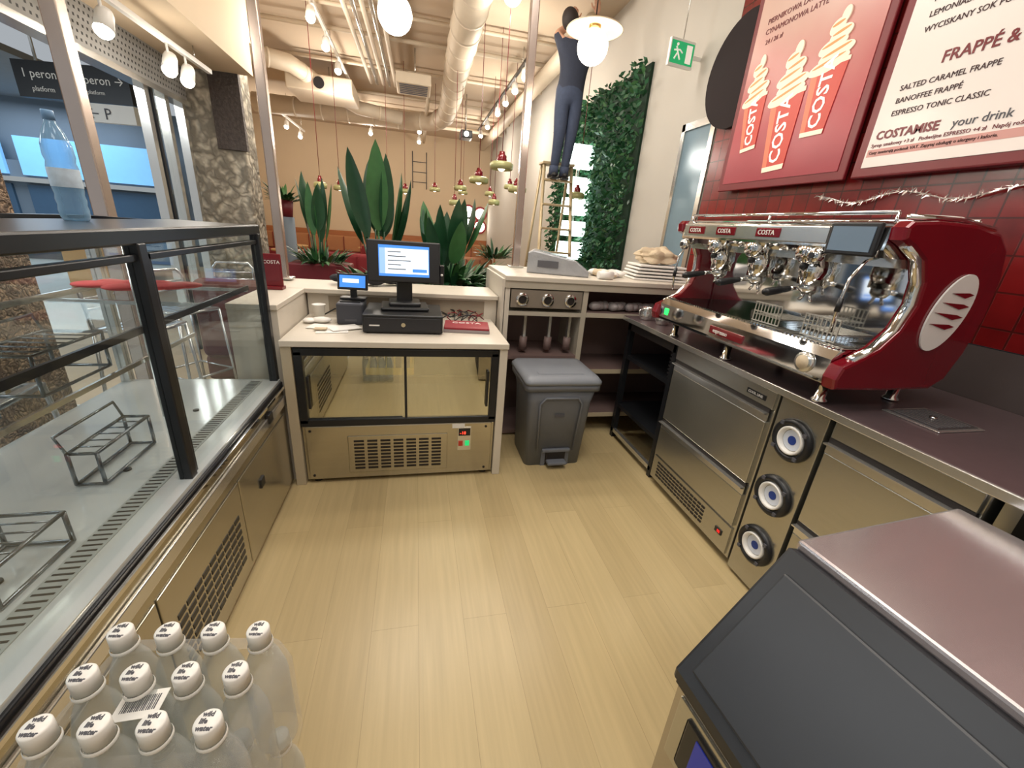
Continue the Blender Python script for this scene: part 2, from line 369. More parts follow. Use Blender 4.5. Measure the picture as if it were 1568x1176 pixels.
o.box((-.67,3.04,.40),(.49,3.06,.89),gold); o.box((-.67,f+.03,.40),(-.655,3.04,.89),gold); o.box((.475,f+.03,.40),(.49,3.04,.89),gold); o.box((-.67,f+.03,.40),(.49,3.04,.425),gold); o.box((-.67,f+.03,.87),(.49,3.04,.89),blkf)
o.box((-.63,f+.015,.445),(-.06,f+.020,.845),amberg); o.box((-.09,f+.004,.445),(.45,f+.009,.845),amberg)
o.box((-.075,f+.002,.445),(-.06,f+.022,.845),blkf); o.box((-.62,f-.01,.52),(-.605,f+.01,.72),blk,.003); o.box((.425,f-.02,.52),(.44,f,.76),blk,.003)
o.box((-.65,f+.06,.70),(.47,3.0,.706),glass); o.box((-.65,f+.055,.697),(.47,f+.062,.709),steelL)
yel=mat('crate_reflection_yellow',(214,184,30),.5,emis=.3)  # self-lit crate modelled in place of a tray's reflection in the doors
o.box((-.30,2.46,.707),(-.02,2.69,.715),yel)
for a,b in (((-.30,2.46),(-.29,2.69)),((-.03,2.46),(-.02,2.69)),((-.30,2.46),(-.02,2.47)),((-.30,2.68),(-.02,2.69))): o.box((a[0],a[1],.715),(b[0],b[1],.75),yel)
for k in range(5): o.box((-.28+k*.05,2.49,.715),(-.245+k*.05,2.66,.81),ink,.004)
o.box((-.42,f-.004,.07),(.19,f+.001,.33),steelc,.004)
for r in range(9):
    for c in range(7): o.box((-.385+c*.079,f-.006,.095+r*.024),(-.325+c*.079,f-.003,.108+r*.024),dark)
o.box((.255,f-.005,.20),(.345,f,.37),steelL,.003); o.box((.262,f-.009,.31),(.338,f-.004,.36),blk)
o.text('-18',.03,mat('led_red',(255,60,40),.4,emis=3,ecol=(255,60,40)),fy(.27,f-.010,.32)); o.box((.262,f-.010,.235),(.29,f-.004,.27),mat('sw_red',(190,60,40),.4)); o.box((.305,f-.010,.235),(.333,f-.004,.27),mat('sw_green',(30,190,110),.4,emis=.8,ecol=(30,200,110)))
o.box((.22,f-.006,.365),(.30,f-.003,.395),white); 
for x in (-.63,.44): o.cyl((x,f-.003,.06),.008,.006,dark,'y',12); o.cyl((x,f-.003,.37),.008,.006,dark,'y',12)
o.done()
o=B('cash_drawer'); o.box((-.32,2.575,.942),(.16,2.98,1.052),blk,.006); o.box((-.31,2.568,.955),(.15,2.577,1.035),mat('drawer_face',(34,34,38),.5),.002)
o.cyl((-.08,2.562,.995),.013,.008,chrome,'y',16); o.box((-.28,2.566,.985),(-.22,2.569,.993),white)
for x in (-.29,.13):
    for y in (2.6,2.95): o.cyl((x,y,.935),.012,.008,blk)
o.done()
o=B('pos_monitor',T(-.075,2.80,0)@R('Z',3))
X=T(0,0,1.345)@R('X',-10)
o.box((-.225,-.015,-.125),(.225,.02,.13),blk,.008,X=X)
o.box((-.155,-.0165,-.088),(.155,-.0145,.10),screen,X=X)
o.box((-.150,-.0180,-.072),(.150,-.0160,.082),scrw,X=X)
o.box((-.150,-.0185,-.072),(-.115,-.0178,.082),mat('scr_mid',(150,190,230),.3,emis=.7,ecol=(150,190,235)),X=X)
for k in range(5): o.box((-.10,-.0190,.058-k*.026),(-.02+.03*(k%3),-.0178,.063-k*.026),ink,X=X)
o.box((.05,-.0190,-.06),(.14,-.0178,-.04),screen,X=X)
o.box((-.05,.0,1.08),(.05,.06,1.28),blk,.01,X=T(0,.02,0)); o.box((-.15,-.10,1.053),(.15,.14,1.075),blk,.01); o.box((-.1,-.06,1.073),(.1,.12,1.10),blk,.01)
o.box((.225,-.03,1.22),(.25,.02,1.34),blk,.004); o.sph((.235,-.03,1.28),.008,white)
o.done()
o=B('receipt_printer'); o.box((-.50,2.78,.936),(-.335,2.99,1.075),mat('printer_grey',(58,60,68),.5),.012); o.box((-.48,2.82,1.075),(-.355,2.84,1.082),blk); o.box((-.45,2.777,.96),(-.38,2.781,.975),ink); o.done()
o=B('card_terminal',T(-.405,2.9,1.083)@R('Z',-4)); o.box((-.08,-.04,0),(.08,.04,.015),blk,.004,); o.box((-.02,0,.01),(.02,.02,.07),blk); X=T(0,0,.11)@R('X',-15)
o.box((-.095,-.01,-.05),(.095,.01,.055),blk,.006,X=X); o.box((-.08,-.0115,-.035),(.08,-.0095,.042),screen,X=X); o.box((-.06,-.013,-.005),(.04,-.0112,.02),scrw,X=X); o.done()
o=B('gift_box_flat',T(.33,2.74,.9355)@R('Z',-6)); o.box((-.15,-.11,0),(.15,.11,.02),mat('grey_card',(150,140,140),.6),.003); o.box((-.148,-.108,.02),(.148,.108,.034),mat('red_card',(140,24,40),.5),.003); o.text('COSTA',.06,white,T(-.10,.02,.035)); o.done()
o=B('paper_sheets'); 
for k,(x,y,a) in enumerate(((-.50,2.62,8),(-.56,2.70,-14),(-.44,2.68,30))): o.box((-.09,-.06,0),(.09,.06,.003),white,X=T(x,y,.936+k*.003)@R('Z',a))
o.box((-.6,2.60,.945),(-.53,2.64,.952),tan); o.done()
o=B('paper_cup'); o.lathe([(0,0),(.03,0),(.042,.09),(.044,.092),(.040,.092),(.028,.004),(0,.004)],(-.64,2.97,.936),white); o.done()
o=B('tissue_pile'); o.sph((-.6,2.83,.955),.05,white,(1.2,.8,.38)); o.sph((-.67,2.82,.952),.04,white,(1,1,.38)); o.done()
o=B('power_cables')
for k in range(7):
    a=random.uniform(0,6); y=3.02; pts=[(.12+k*.05+.06*math.sin(t*.9+a),y-.12*math.sin(t*.35+k),.942+.06*abs(math.sin(t*.7+a))) for t in range(14)]
    o.tube(pts,.004,blk if k%3 else redf,6)
o.tube([(-.62,3.05,.945),(-.55,3.02,.99),(-.45,3.03,1.0),(-.40,3.04,.95)],.005,blk,6); o.done()
o=B('brochure_holder',T(-.90,2.98,1.116)); o.box((-.05,-.04,0),(.06,.04,.02),redf,.003); o.box((-.05,-.01,.02),(.06,.0,.22),redf,.003); o.box((-.04,-.012,.05),(.05,-.010,.19),redp); o.text('COSTA',.03,white,fy(-.045,-.013,.16)); o.done()
o=B('dark_jacket'); jk=mat('jacket_black',(24,26,34),.8,0,.2,30,bump=.6)
for k in range(9): o.sph((-.55+.05*k+random.uniform(-.02,.02),3.36+random.uniform(-.05,.05),1.15+random.uniform(0,.03)),.06,jk,(1.2,1,.5+.1*random.random()),X=R('Z',random.uniform(0,90)))
o.done()
# ---------------- bin
o=B('pedal_bin')
def rr(x0,x1,y0,y1,z,c=.04,n=4):
    pts=[]
    for cx,cy,a in ((x1-c,y1-c,0),(x0+c,y1-c,90),(x0+c,y0+c,180),(x1-c,y0+c,270)):
        for k in range(n+1):
            an=math.radians(a+90*k/n); pts.append((cx+c*math.cos(an),cy+c*math.sin(an),z))
    return pts
def loft(o,rs,m,smooth=True,cap=True):
    t=bmesh.new(); R_=[[t.verts.new(p) for p in r] for r in rs]
    for a,b in zip(R_,R_[1:]):
        n=len(a)
        for i in range(n): t.faces.new((a[i],a[(i+1)%n],b[(i+1)%n],b[i]))
    if cap: t.faces.new(R_[0][::-1]); t.faces.new(R_[-1])
    bmesh.ops.recalc_face_normals(t,faces=t.faces)
    for f in t.faces: f.smooth=len(f.verts)==4 and smooth
    o.merge(t,m,smooth=None)
loft(o,[rr(.755,1.175,2.48,2.84,0),rr(.735,1.195,2.45,2.86,.50),rr(.72,1.21,2.43,2.88,.60)],binm)
loft(o,[rr(.70,1.235,2.42,2.90,.60),rr(.70,1.235,2.42,2.90,.645)],binm)
loft(o,[rr(.695,1.24,2.415,2.905,.645),rr(.695,1.24,2.415,2.905,.665),rr(.715,1.22,2.44,2.885,.69),rr(.76,1.175,2.49,2.84,.695)],binl)
o.box((.80,2.50,.69),(1.13,2.56,.70),binl,.004)
o.tube([(.83,2.455,.13),(.815,2.440,.5),(.85,2.435,.545),(1.08,2.435,.545),(1.115,2.440,.5),(1.10,2.455,.13)],.009,binm,8)
o.box((.90,2.455,.02),(1.05,2.52,.125),dark,.01); o.box((.87,2.45,.115),(1.08,2.475,.14),binm,.006)
o.box((.905,2.40,.035),(1.045,2.50,.058),binm,.008)
o.box((.87,2.47,.0),(.90,2.49,.12),binm); o.box((1.05,2.47,0),(1.08,2.49,.12),binm)
o.box((.93,2.446,.40),(1.0,2.450,.42),ink)
for x in (.78,1.15): o.cyl((x-.02,2.80,.04),.04,.03,blk,'x',16)
o.done()
# ---------------- back shelf unit
o=B('back_shelf_counter')
Y=2.95
o.box((.62,Y-.02,1.25),(2.44,3.72,1.285),cream,.005); o.box((.62,Y-.01,1.20),(2.44,Y+.03,1.25),shedge)
o.box((.62,3.40,0),(2.44,3.68,1.25),shelfm); o.box((.62,Y,0),(.66,3.4,1.25),cream); o.box((.602,Y,.0),(.625,3.7,1.26),cream)
o.box((1.23,Y,0),(1.27,3.4,1.2),shedge); o.box((2.40,Y,0),(2.44,3.4,1.2),shelfm)
o.box((.66,Y,1.0),(1.23,3.4,1.03),shedge); o.box((.66,Y,.66),(1.23,3.4,.69),shelfm); o.box((.66,Y,.02),(1.23,3.4,.05),shelfm)
for z in (1.02,.56,.17): o.box((1.27,Y,z-.015),(2.40,3.4,z+.015),shelfm); o.box((1.27,Y-.005,z-.018),(2.40,Y,z+.018),creamd if z<1 else shedge)
o.box((.66,3.1,1.03),(1.23,3.12,1.2),mat('back_bright',(150,140,128),.4,.3))
o.box((.67,Y-.003,1.06),(1.22,Y+.01,1.19),mat('rail_panel',(168,158,146),.3,.6))
for x in (.755,.95,1.13):
    o.lathe([(.028,0),(.045,0),(.05,.006),(.045,.012),(.028,.012)],(x,Y-.004,1.12),chrome,24,X=R('X',90)); o.cyl((x,Y-.008,1.12),.03,.02,dark,'y',20)
for x in (.80,1.0,1.16): o.box((x,Y+.06,.80),(x+.02,Y+.1,1.0),steelL); o.cyl((x+.01,Y+.08,.72),.03,.10,shelfm)
o.done()
# ---------------- right counter
o=B('steel_work_counter')
CX=1.57; Z=1.035
o.box((CX,-.8,Z-.03),(2.44,2.91,Z),ctopd,.004); o.box((CX-.004,-.8,Z-.034),(CX+.01,2.91,Z-.002),steelL,.003)
o.box((1.62,2.25,.93),(2.42,2.90,.99),dark)
o.box((1.62,2.24,.0),(1.66,2.28,1.0),blkf); o.box((1.62,2.86,.0),(1.66,2.90,1.0),blkf); o.box((1.63,2.26,.28),(2.4,2.9,.31),blkf); o.box((1.63,2.26,.70),(2.4,2.9,.73),blkf); o.box((2.38,2.26,0),(2.42,2.9,1.0),dark)
o.box((1.66,2.26,.0),(2.4,2.29,1.0),mat('shelf_side',(60,54,54),.4,.3)); o.box((1.62,2.25,.05),(1.65,2.9,.08),steelL)
for k in range(8): o.box((1.622,2.275,.75+k*.025),(1.628,2.30,.765+k*.025),blk)
o.box((1.60,1.165,.02),(1.64,1.40,1.0),steel,.004); o.box((1.64,1.165,.02),(2.4,1.2,1.0),steel)
o.box((1.60,-.8,0),(2.4,-.76,1.0),steel); o.box((1.66,-.7,.05),(2.42,.62,.08),steel); o.box((2.40,-.8,0),(2.44,.65,1.0),dark); o.box((1.62,.60,.0),(2.4,.64,1.0),steel)
o.done()
o=B('undercounter_drawer_fridge')
def drawer(o,y0,y1,z0,z1,x=1.60,h=.045):
    o.box((x-.006,y0,z0),(x+.02,y1,z1-h),steel,.004)
    o.prism([(0,0),(-.028,.0),(-.028,-.006),(-.004,-.012),(-.004,-.045),(0,-.045)],y1-y0,steelL,X=Matrix(((1,0,0,x),(0,0,1,y0),(0,1,0,z1),(0,0,0,1))))
    o.box((x-.002,y0,z1),(x+.02,y1,z1+.02),dark)
o.box((1.61,1.42,.04),(2.38,2.22,.995),steel,.004); 
o.box((1.60,1.43,.905),(1.615,2.21,.99),steel,.003); o.box((1.598,1.48,.93),(1.602,1.60,.955),blk); o.text('COOL LINE',.018,white,fx(1.597,1.59,.936))
drawer(o,1.44,2.20,.50,.885); drawer(o,1.44,2.20,.235,.475)
o.box((1.60,1.44,.05),(1.62,2.20,.22),steel,.003)
for r in range(5):
    for c in range(14): o.box((1.597,1.65+c*.036,.085+r*.024),(1.601,1.677+c*.036,.097+r*.024),dark)
o.box((1.595,1.49,.13),(1.60,1.54,.16),blk); o.box((1.593,1.50,.137),(1.596,1.52,.153),mat('sw_red2',(200,30,30),.4,emis=.8,ecol=(220,30,30)))
for y in (1.5,2.15):
    for x in (1.68,2.3): o.cyl((x,y,0),.02,.045,blk)
o.done()
o=B('cup_dispenser')
blu=mat('logo_blue',(30,60,140),.5)
for z in (.827,.54,.253):
    X=T(1.598,1.285,z)@R('Y',-90)
    o.lathe([(.062,-.06),(.095,-.06),(.098,0),(.096,.012),(.085,.02),(.074,.02),(.066,.008),(.066,-.06)],(0,0,0),blk,32,X=X)
    o.lathe([(0,-.01),(.05,-.01),(.052,.018),(.060,.022),(.064,.018),(.062,-.02)],(0,0,0),white,32,X=X)
    o.cyl((0,0,-.012),.046,.014,mat('cup_base',(214,220,232),.5),X=X)
    o.cyl((0,0,.0025),.02,.002,blu,X=X)
    for k in range(4): 
        a=k*math.pi/2+.7; o.box((.084*math.cos(a)-.008,.084*math.sin(a)-.008,.018),(.084*math.cos(a)+.008,.084*math.sin(a)+.008,.026),ink,X=X)
o.done()
o=B('drawer_cabinet')
o.box((1.61,.66,.04),(2.36,1.15,.995),steel,.004); o.box((1.60,.67,.92),(1.615,1.14,.99),steel,.003)
drawer(o,.67,1.14,.52,.90); drawer(o,.67,1.14,.06,.50)
for y in (.7,1.1):
    for x in (1.68,2.3): o.cyl((x,y,0),.02,.045,blk)
o.done()
o=B('pitcher_rinser'); o.box((1.80,.94,Z),(2.03,1.14,Z+.006),steelL,.003); o.box((1.815,.955,Z+.006),(2.015,1.125,Z+.008),mat('rinser_drain',(90,88,90),.3,.6)); 
for k in range(9): o.box((1.83+k*.02,.965,Z+.008),(1.838+k*.02,1.115,Z+.010),mat('rinser_bar',(140,138,138),.3,.7))
o.cyl((1.92,1.04,Z+.008),.012,.008,chrome); o.done()
for k,(x,y,h) in enumerate(((1.72,2.62,.10),(1.83,2.72,.12),(1.68,2.78,.09),(1.94,2.60,.13))):
    o=B('milk_jug'); o.lathe([(0,0),(.04,0),(.045,.01),(.042,h*.6),(.034,h*.85),(.038,h),(.036,h),(.032,h*.85),(.04,h*.6),(.042,.012),(0,.008)],(x,y,Z),steelL,24)
    o.tube([(x-.035,y-.01,Z+h*.9),(x-.07,y-.02,Z+h*.8),(x-.07,y-.02,Z+h*.4),(x-.042,y-.01,Z+h*.3)],.005,steelL); o.done()
# ---------------- espresso machine
o=B('espresso_machine')
y0,y1=1.18,2.36
for y in (1.24,1.8,2.28):
    for x in (1.60,1.98): o.lathe([(0,0),(.03,0),(.03,.01),(.02,.02),(.02,.10),(0,.10)],(x,y,Z),chrome,20)
o.box((1.56,y0,1.125),(2.02,y1,1.20),mat('machine_dark',(40,38,40),.35,.3),.01)
FXM=lambda yy: Matrix(((1,0,0,0),(0,0,1,yy),(0,1,0,0),(0,0,0,1)))
o.prism([(1.53,1.13),(1.51,1.15),(1.515,1.23),(1.54,1.262),(1.60,1.265),(1.60,1.13)],y1-y0,chrome,X=FXM(y0))
o.box((1.506,1.62,1.165),(1.516,1.86,1.205),redm,.003); o.text('espresso',.03,white,fx(1.505,1.83,1.175))
o.lathe([(0,.012),(.035,.012),(.042,.006),(.042,0)],(1.512,1.28,1.19),steelL,24,X=R('Y',-90)); o.lathe([(0,.0135),(.028,.0135),(.028,.0)],(1.512,1.28,1.19),tan,24,X=R('Y',-90)); o.box((1.508,2.26,1.17),(1.514,2.30,1.21),mat('green_led',(40,200,90),.4,emis=2,ecol=(40,220,90)),.004)
for k in range(59): o.box((1.56,y0+.01+k*.02,1.258),(1.86,y0+.018+k*.02,1.268),chrome)
o.box((1.56,y0,1.235),(1.86,y1,1.25),mat('tray_dark',(90,84,80),.3,.6))
o.box((1.86,y0,1.20),(1.90,y1,1.64),chrome,.01); o.box((1.90,y0,1.20),(2.03,y1,1.66),redm,.02)
o.prism([(1.60,1.60),(1.565,1.625),(1.57,1.70),(1.60,1.722),(2.0,1.715),(2.02,1.66),(1.99,1.60)],y1-y0,chrome,X=FXM(y0))
o.box((1.64,y0,1.57),(2.0,y1,1.60),steelL)
o.box((1.558,y0+.22,1.635),(1.568,y1-.02,1.70),steelL,.004)
for y in (2.22,1.98,1.70): o.box((1.553,y-.07,1.650),(1.560,y+.07,1.690),redm,.003); o.text('COSTA',.03,white,fx(1.552,y+.055,1.66))
o.box((1.548,1.20,1.60),(1.566,1.39,1.715),blk,.006); o.box((1.545,1.215,1.615),(1.549,1.375,1.70),mat('lcd',(96,110,122),.2,emis=.2,ecol=(120,140,160)))
for y in (2.30,1.42): o.lathe([(0,.03),(.022,.03),(.03,.02),(.03,0)],(1.565,y,1.59),chrome,20,X=R('Y',-90)); o.cyl((1.53,y,1.59),.012,.01,blk,'x',14)
for y in (2.08,1.80,1.50):
    o.lathe([(.0,.17),(.045,.17),(.052,.15),(.05,.10),(.058,.09),(.06,.05),(.052,.035),(.052,.0),(.0,.0)],(1.66,y,1.47),chrome,28)
    o.lathe([(0,.05),(.035,.05),(.05,.03),(.05,0)],(1.62,y,1.60),chrome,24,X=R('Y',-90))
    o.lathe([(.0,.0),(.025,.0),(.038,.018),(.038,.045),(0,.045)],(1.66,y,1.43),steelL,24)
    o.tube([(1.63,y,1.455),(1.58,y,1.452),(1.56,y,1.448)],.010,chrome); o.tube([(1.56,y,1.448),(1.51,y,1.44),(1.45,y,1.43),(1.435,y,1.43)],[.012,.016,.018,.012],blk,12)
    o.tube([(1.66,y-.015,1.44),(1.66,y-.02,1.415),(1.66,y-.03,1.40)],.007,chrome); o.tube([(1.66,y+.015,1.44),(1.66,y+.02,1.415),(1.66,y+.03,1.40)],.007,chrome)
    o.sph((1.60,y,1.545),.018,blk)
wire=mat('grid_wire',(200,196,184),.3,.6)
for y in (1.64,1.36):
    for k in range(8): o.box((1.62+k*.026,y-.09,1.300),(1.628+k*.026,y+.07,1.304),wire)
    for yy in (y-.09,y+.066): o.box((1.615,yy,1.298),(1.82,yy+.004,1.304),wire)
    for k in range(9): o.box((1.612,y-.09+k*.0195,1.27),(1.616,y-.086+k*.0195,1.36),wire)
    for z in (1.27,1.315,1.357): o.box((1.610,y-.09,z),(1.614,y+.07,z+.005),wire)
for y in (2.30,1.23):
    o.tube([(1.62,y,1.60),(1.57,y,1.585),(1.54,y+.01,1.52),(1.53,y+.01,1.42),(1.55,y+.02,1.32)],.006,chrome); o.tube([(1.535,y+.01,1.45),(1.533,y+.01,1.40)],.010,blk)
prof=[(1.50,1.13),(1.75,1.125),(1.97,1.13),(2.03,1.17),(2.07,1.28),(2.09,1.42),(2.08,1.56),(2.045,1.66),(1.98,1.71),(1.85,1.73),(1.68,1.73),(1.575,1.72),(1.555,1.70),(1.56,1.66),(1.61,1.64),(1.68,1.60),(1.72,1.53),(1.73,1.45),(1.70,1.36),(1.64,1.29),(1.56,1.245),(1.505,1.22),(1.49,1.17)]
for ys in (y0-.06,y1): o.prism(prof,.06,redm,X=FXM(ys),bev=.012)
inner=[(1.62,1.65),(1.69,1.61),(1.735,1.53),(1.745,1.45),(1.715,1.35),(1.65,1.275),(1.57,1.235)]
o.tube([(x-.014,y0-.035,z) for x,z in inner],.020,chrome,12); o.tube([(x-.012,y1+.045,z) for x,z in inner],.014,chrome,10)
o.tube([(1.58,y0-.03,1.733),(1.8,y0-.03,1.743),(1.98,y0-.03,1.722)],.010,chrome)
o.tube([(1.60,y0+.02,1.75),(1.60,y1-.02,1.75)],.007,chrome); o.tube([(1.98,y0+.02,1.75),(1.98,y1-.02,1.75)],.007,chrome)
for y in (y0+.02,1.76,y1-.02):
    for x in (1.6,1.98): o.tube([(x,y,1.70),(x,y,1.75)],.006,chrome)
X=T(1.885,y0-.0615,1.43)@R('X',90)@R('Z',-18)
o.prism([(.085*math.cos(a*math.pi/20),.145*math.sin(a*math.pi/20)) for a in range(40)],.006,white,X=X)
for k,(w,yy) in enumerate(((.05,.06),(.065,.02),(.07,-.02),(.06,-.06))):
    o.prism([(-w,yy),(w*.5,yy+.028),(w,yy+.03),(w*.4,yy+.006)],.009,redm,X=X)
o.done()
# ---------------- items on back ledge
LZ=1.286
o=B('wrapped_equipment_tray',T(1.12,3.30,LZ)@R('Z',-18)); o.prism([(-.24,0),(.24,0),(.24,.04),(.12,.12),(-.20,.17),(-.24,.15)],.34,wrap,X=T(0,.17,0)@R('X',90),bev=.01); 
o.box((-.16,-.177,.05),(.0,-.17,.10),ink); o.prism([(-.18,.128),(.06,.098),(.06,.105),(-.18,.135)],.22,mat('wrap_dark',(110,112,118),.3,.2),X=T(0,.11,.03)@R('X',90)); o.done()
o=B('crumpled_cloth')
for k in range(16): o.sph((1.52+random.uniform(-.09,.12),3.24+random.uniform(-.08,.10),LZ+.028),.05,tan if k%3==0 else white,(1.3,.8,.55),X=R('Z',random.uniform(0,180)))
o.done()
o=B('paper_roll'); o.cyl((1.36,3.03,LZ+.03),.03,.12,white,'x',20); o.cyl((1.48,3.03,LZ+.03),.008,.03,tan,'x',12); o.done()
o=B('tray_stack',T(1.97,3.25,LZ)@R('Z',-8)); 
for k in range(5): o.box((-.24+.01*k,-.17,k*.026),(.22-.008*k,.15,k*.026+.016),white,.006)
# crumpled paper bag
t=bmesh.new(); bmesh.ops.create_icosphere(t,subdivisions=4,radius=1)
random.seed(4)
for v in t.verts:
    n=v.co.copy(); k=1+.12*math.sin(7*n.x+3*n.y)+.10*math.sin(9*n.y-5*n.z)+.06*math.sin(17*n.x*n.z+4); v.co=Vector((n.x*.17*k,n.y*.12*k,max(n.z,-.6)*.075*k))
o.merge(t,tan,X=T(-.01,0,.178)); o.done()
o=B('plastic_bag')
bgm=mat('bag_film',(170,164,164),.25,.1,.4,20,bump=.5)
for k in range(11): o.sph((1.38+.05*k,3.05+.02*(k%3),1.075),.042,bgm,(1.3,.9,.85),X=R('Z',k*37))
o.done()
# ---------------- menu boards
o=B('promo_menu_board')
def grad(name,stops,z0,z1,em=.3):
    m=bpy.data.materials.new(name); m.use_nodes=True; nt=m.node_tree; N=nt.nodes; L=nt.links; p=N['Principled BSDF']
    geo=N.new('ShaderNodeNewGeometry'); sp=N.new('ShaderNodeSeparateXYZ'); L.new(geo.outputs['Position'],sp.inputs[0])
    nz=N.new('ShaderNodeTexNoise'); nz.inputs['Scale'].default_value=2.5; L.new(geo.outputs['Position'],nz.inputs['Vector'])
    ma=N.new('ShaderNodeMath'); ma.operation='MULTIPLY_ADD'; ma.inputs[1].default_value=.35; L.new(nz.outputs['Fac'],ma.inputs[0]); L.new(sp.outputs[2],ma.inputs[2])
    mr=N.new('ShaderNodeMapRange'); mr.inputs[1].default_value=z0+.17; mr.inputs[2].default_value=z1+.17; L.new(ma.outputs[0],mr.inputs[0])
    cr=N.new('ShaderNodeValToRGB'); e=cr.color_ramp.elements
    e[0].color=lin(stops[0])+(1,); e[1].color=lin(stops[-1])+(1,)
    for i,s_ in enumerate(stops[1:-1]):
        q=e.new((i+1)/(len(stops)-1)); q.color=lin(s_)+(1,)
    L.new(mr.outputs[0],cr.inputs[0])
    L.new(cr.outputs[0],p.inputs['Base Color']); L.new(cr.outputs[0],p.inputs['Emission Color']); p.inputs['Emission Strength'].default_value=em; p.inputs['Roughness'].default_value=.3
    return m
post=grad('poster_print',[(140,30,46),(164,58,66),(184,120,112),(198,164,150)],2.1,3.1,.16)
x=2.38
o.box((x,2.16,2.0),(2.402,3.24,3.45),redf,.006); o.box((x-.004,2.21,2.05),(x,3.19,3.40),post)
for z in (2.2,3.2): o.box((2.402,2.3,z),(2.448,2.4,z+.1),blk); o.box((2.402,2.7,z),(2.448,2.8,z+.1),blk)
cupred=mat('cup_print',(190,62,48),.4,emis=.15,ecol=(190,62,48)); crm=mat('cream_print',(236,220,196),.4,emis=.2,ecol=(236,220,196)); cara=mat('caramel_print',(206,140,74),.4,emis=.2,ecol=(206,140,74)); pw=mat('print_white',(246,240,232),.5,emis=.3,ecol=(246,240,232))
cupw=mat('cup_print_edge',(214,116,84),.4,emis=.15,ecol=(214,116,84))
def cupdraw(yb,zb,yt,zt,rt,rb,h):
    ang=math.degrees(math.atan2(-(yt-yb),zt-zb)); Lc=math.hypot(yt-yb,zt-zb)
    X=T(x-.006,yb,zb)@FX@R('Z',-ang)
    o.prism([(-rb,0),(rb,0),(rt,Lc),(-rt,Lc)],.003,cupred,X=X)
    o.prism([(-rb,0),(-rb*.6,0),(-rt*.6,Lc),(-rt,Lc)],.0035,cupw,X=X)
    o.prism([(-rb,.0),(rb,.0),(rb*1.03,Lc*.07),(-rb*1.03,Lc*.07)],.004,crm,X=X)
    o.prism([(-rt*1.05,Lc*.96),(rt*1.05,Lc*.96),(rt*1.05,Lc*1.02),(-rt*1.05,Lc*1.02)],.004,crm,X=X)
    for k in range(6):
        w=rt*(1.08-k*.17); zc=Lc+k*h/5.5; dx=.018 if k%2 else -.018
        o.prism([(w*math.cos(a*math.pi/12)+dx,zc+h*.16*math.sin(a*math.pi/12)+w*.15*math.cos(a*math.pi/12)) for a in range(24)],.0045+.0006*k,crm,X=X)
        if k<5: o.prism([(w*.8*math.cos(a*math.pi/12)+dx,zc+h*.06+.008*math.sin(a*math.pi/12)+w*.15*math.cos(a*math.pi/12)) for a in range(24)],.0055+.0006*k,cara,X=X)
    o.text('COSTA',rt*.95,pw,X@T(rt*.32,Lc*.10,.005)@R('Z',90),bold=.002)
cupdraw(3.0,2.26,3.04,2.60,.10,.07,.24); cupdraw(2.71,2.10,2.74,2.55,.13,.088,.27); cupdraw(2.47,2.27,2.47,2.64,.12,.08,.25)
for t,sz,yy,zz in (('ŚWIĄTECZNE',.10,3.05,3.19),('NOWOŚCI',.1,3.05,3.3),('PIERNIKOWA LATTE',.045,3.10,3.04),('CYNAMONOWA LATTE',.045,3.10,2.98),('24 / 26 zł',.04,3.08,2.92),('MARCEPAN LATTE',.045,2.60,3.16),('KAWA MROŻONA',.045,2.60,3.10),('21 / 24 zł',.04,2.58,3.04)):
    o.text(t,sz,redf,fx(x-.006,yy,zz))
o.done()
o=B('drinks_menu_board')
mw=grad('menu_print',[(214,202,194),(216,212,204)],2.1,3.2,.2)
o.box((x,.90,2.0),(2.44,2.12,3.45),redf,.01); o.box((x-.004,.95,2.05),(x,2.07,3.40),mw)
o.box((x-.005,.96,2.10),(x-.004,2.06,2.135),mat('strip_pink',(204,150,142),.5))
rows=[('KARMELOWA',2.92),('CARAMEL NERO',2.86),('MROŻONA CZEKOLADA',2.80),('HERBATA KLASYCZNA',2.74),('LEMONIADA',2.68),('WYCISKANY SOK POMARAŃCZOWY',2.62)]
for t,z in rows: o.text(t,.034,inkd,fx(x-.006,1.98,z))
o.text('FRAPPÉ & TONIC',.066,redf,fx(x-.006,1.85,2.465),bold=.001)
for t,z in (('SALTED CARAMEL FRAPPE',2.39),('BANOFFEE FRAPPÉ',2.335),('ESPRESSO TONIC CLASSIC',2.28)): o.text(t,.034,inkd,fx(x-.006,2.0,z))
o.text('COSTAMISE',.055,redf,fx(x-.006,2.04,2.18),bold=.0015); o.text('your drink',.05,ink,fx(x-.006,1.70,2.18))
o.text('Syrop smakowy +3 zł   Podwójne ESPRESSO +4 zł   Napój roślinny +3 zł',.024,redf,fx(x-.006,2.05,2.145)); o.text('Ceny zawierają podatek VAT. Zapytaj obsługę o alergeny i kalorie.',.02,inkd,fx(x-.006,2.05,2.112))
for z in (3.0,3.08,3.16,3.24): o.text('NAPÓJ KAWOWY  18  21  24',.04,inkd,fx(x-.006,1.9,z))
o.done()
o=B('round_wall_disc'); o.cyl((2.405,3.34,2.85),.38,.043,mat('maroon_dark',(24,8,11),.85),'x',48); o.done()  # near-black maroon disc on the wall, partly behind the board
o=B('tinsel_garland'); sil=mat('tinsel',(220,210,205),.2,.7)
for k in range(420):
    f=k/420; y=2.35-f*2.0; z=1.93-.05*math.sin(f*math.pi*4)**2; a=Vector((random.uniform(-1,0),random.uniform(-1,1),random.uniform(-1,1))).normalized()*.026
    p=Vector((2.425,y,z)); q=Vector((.0,.003,.003)); o.poly([p-q,p+q,p+a],sil)
o.tube([(2.435,2.35-k*.1,1.93-.05*math.sin(k/20*math.pi*4)**2) for k in range(21)],.004,sil,6); o.done()
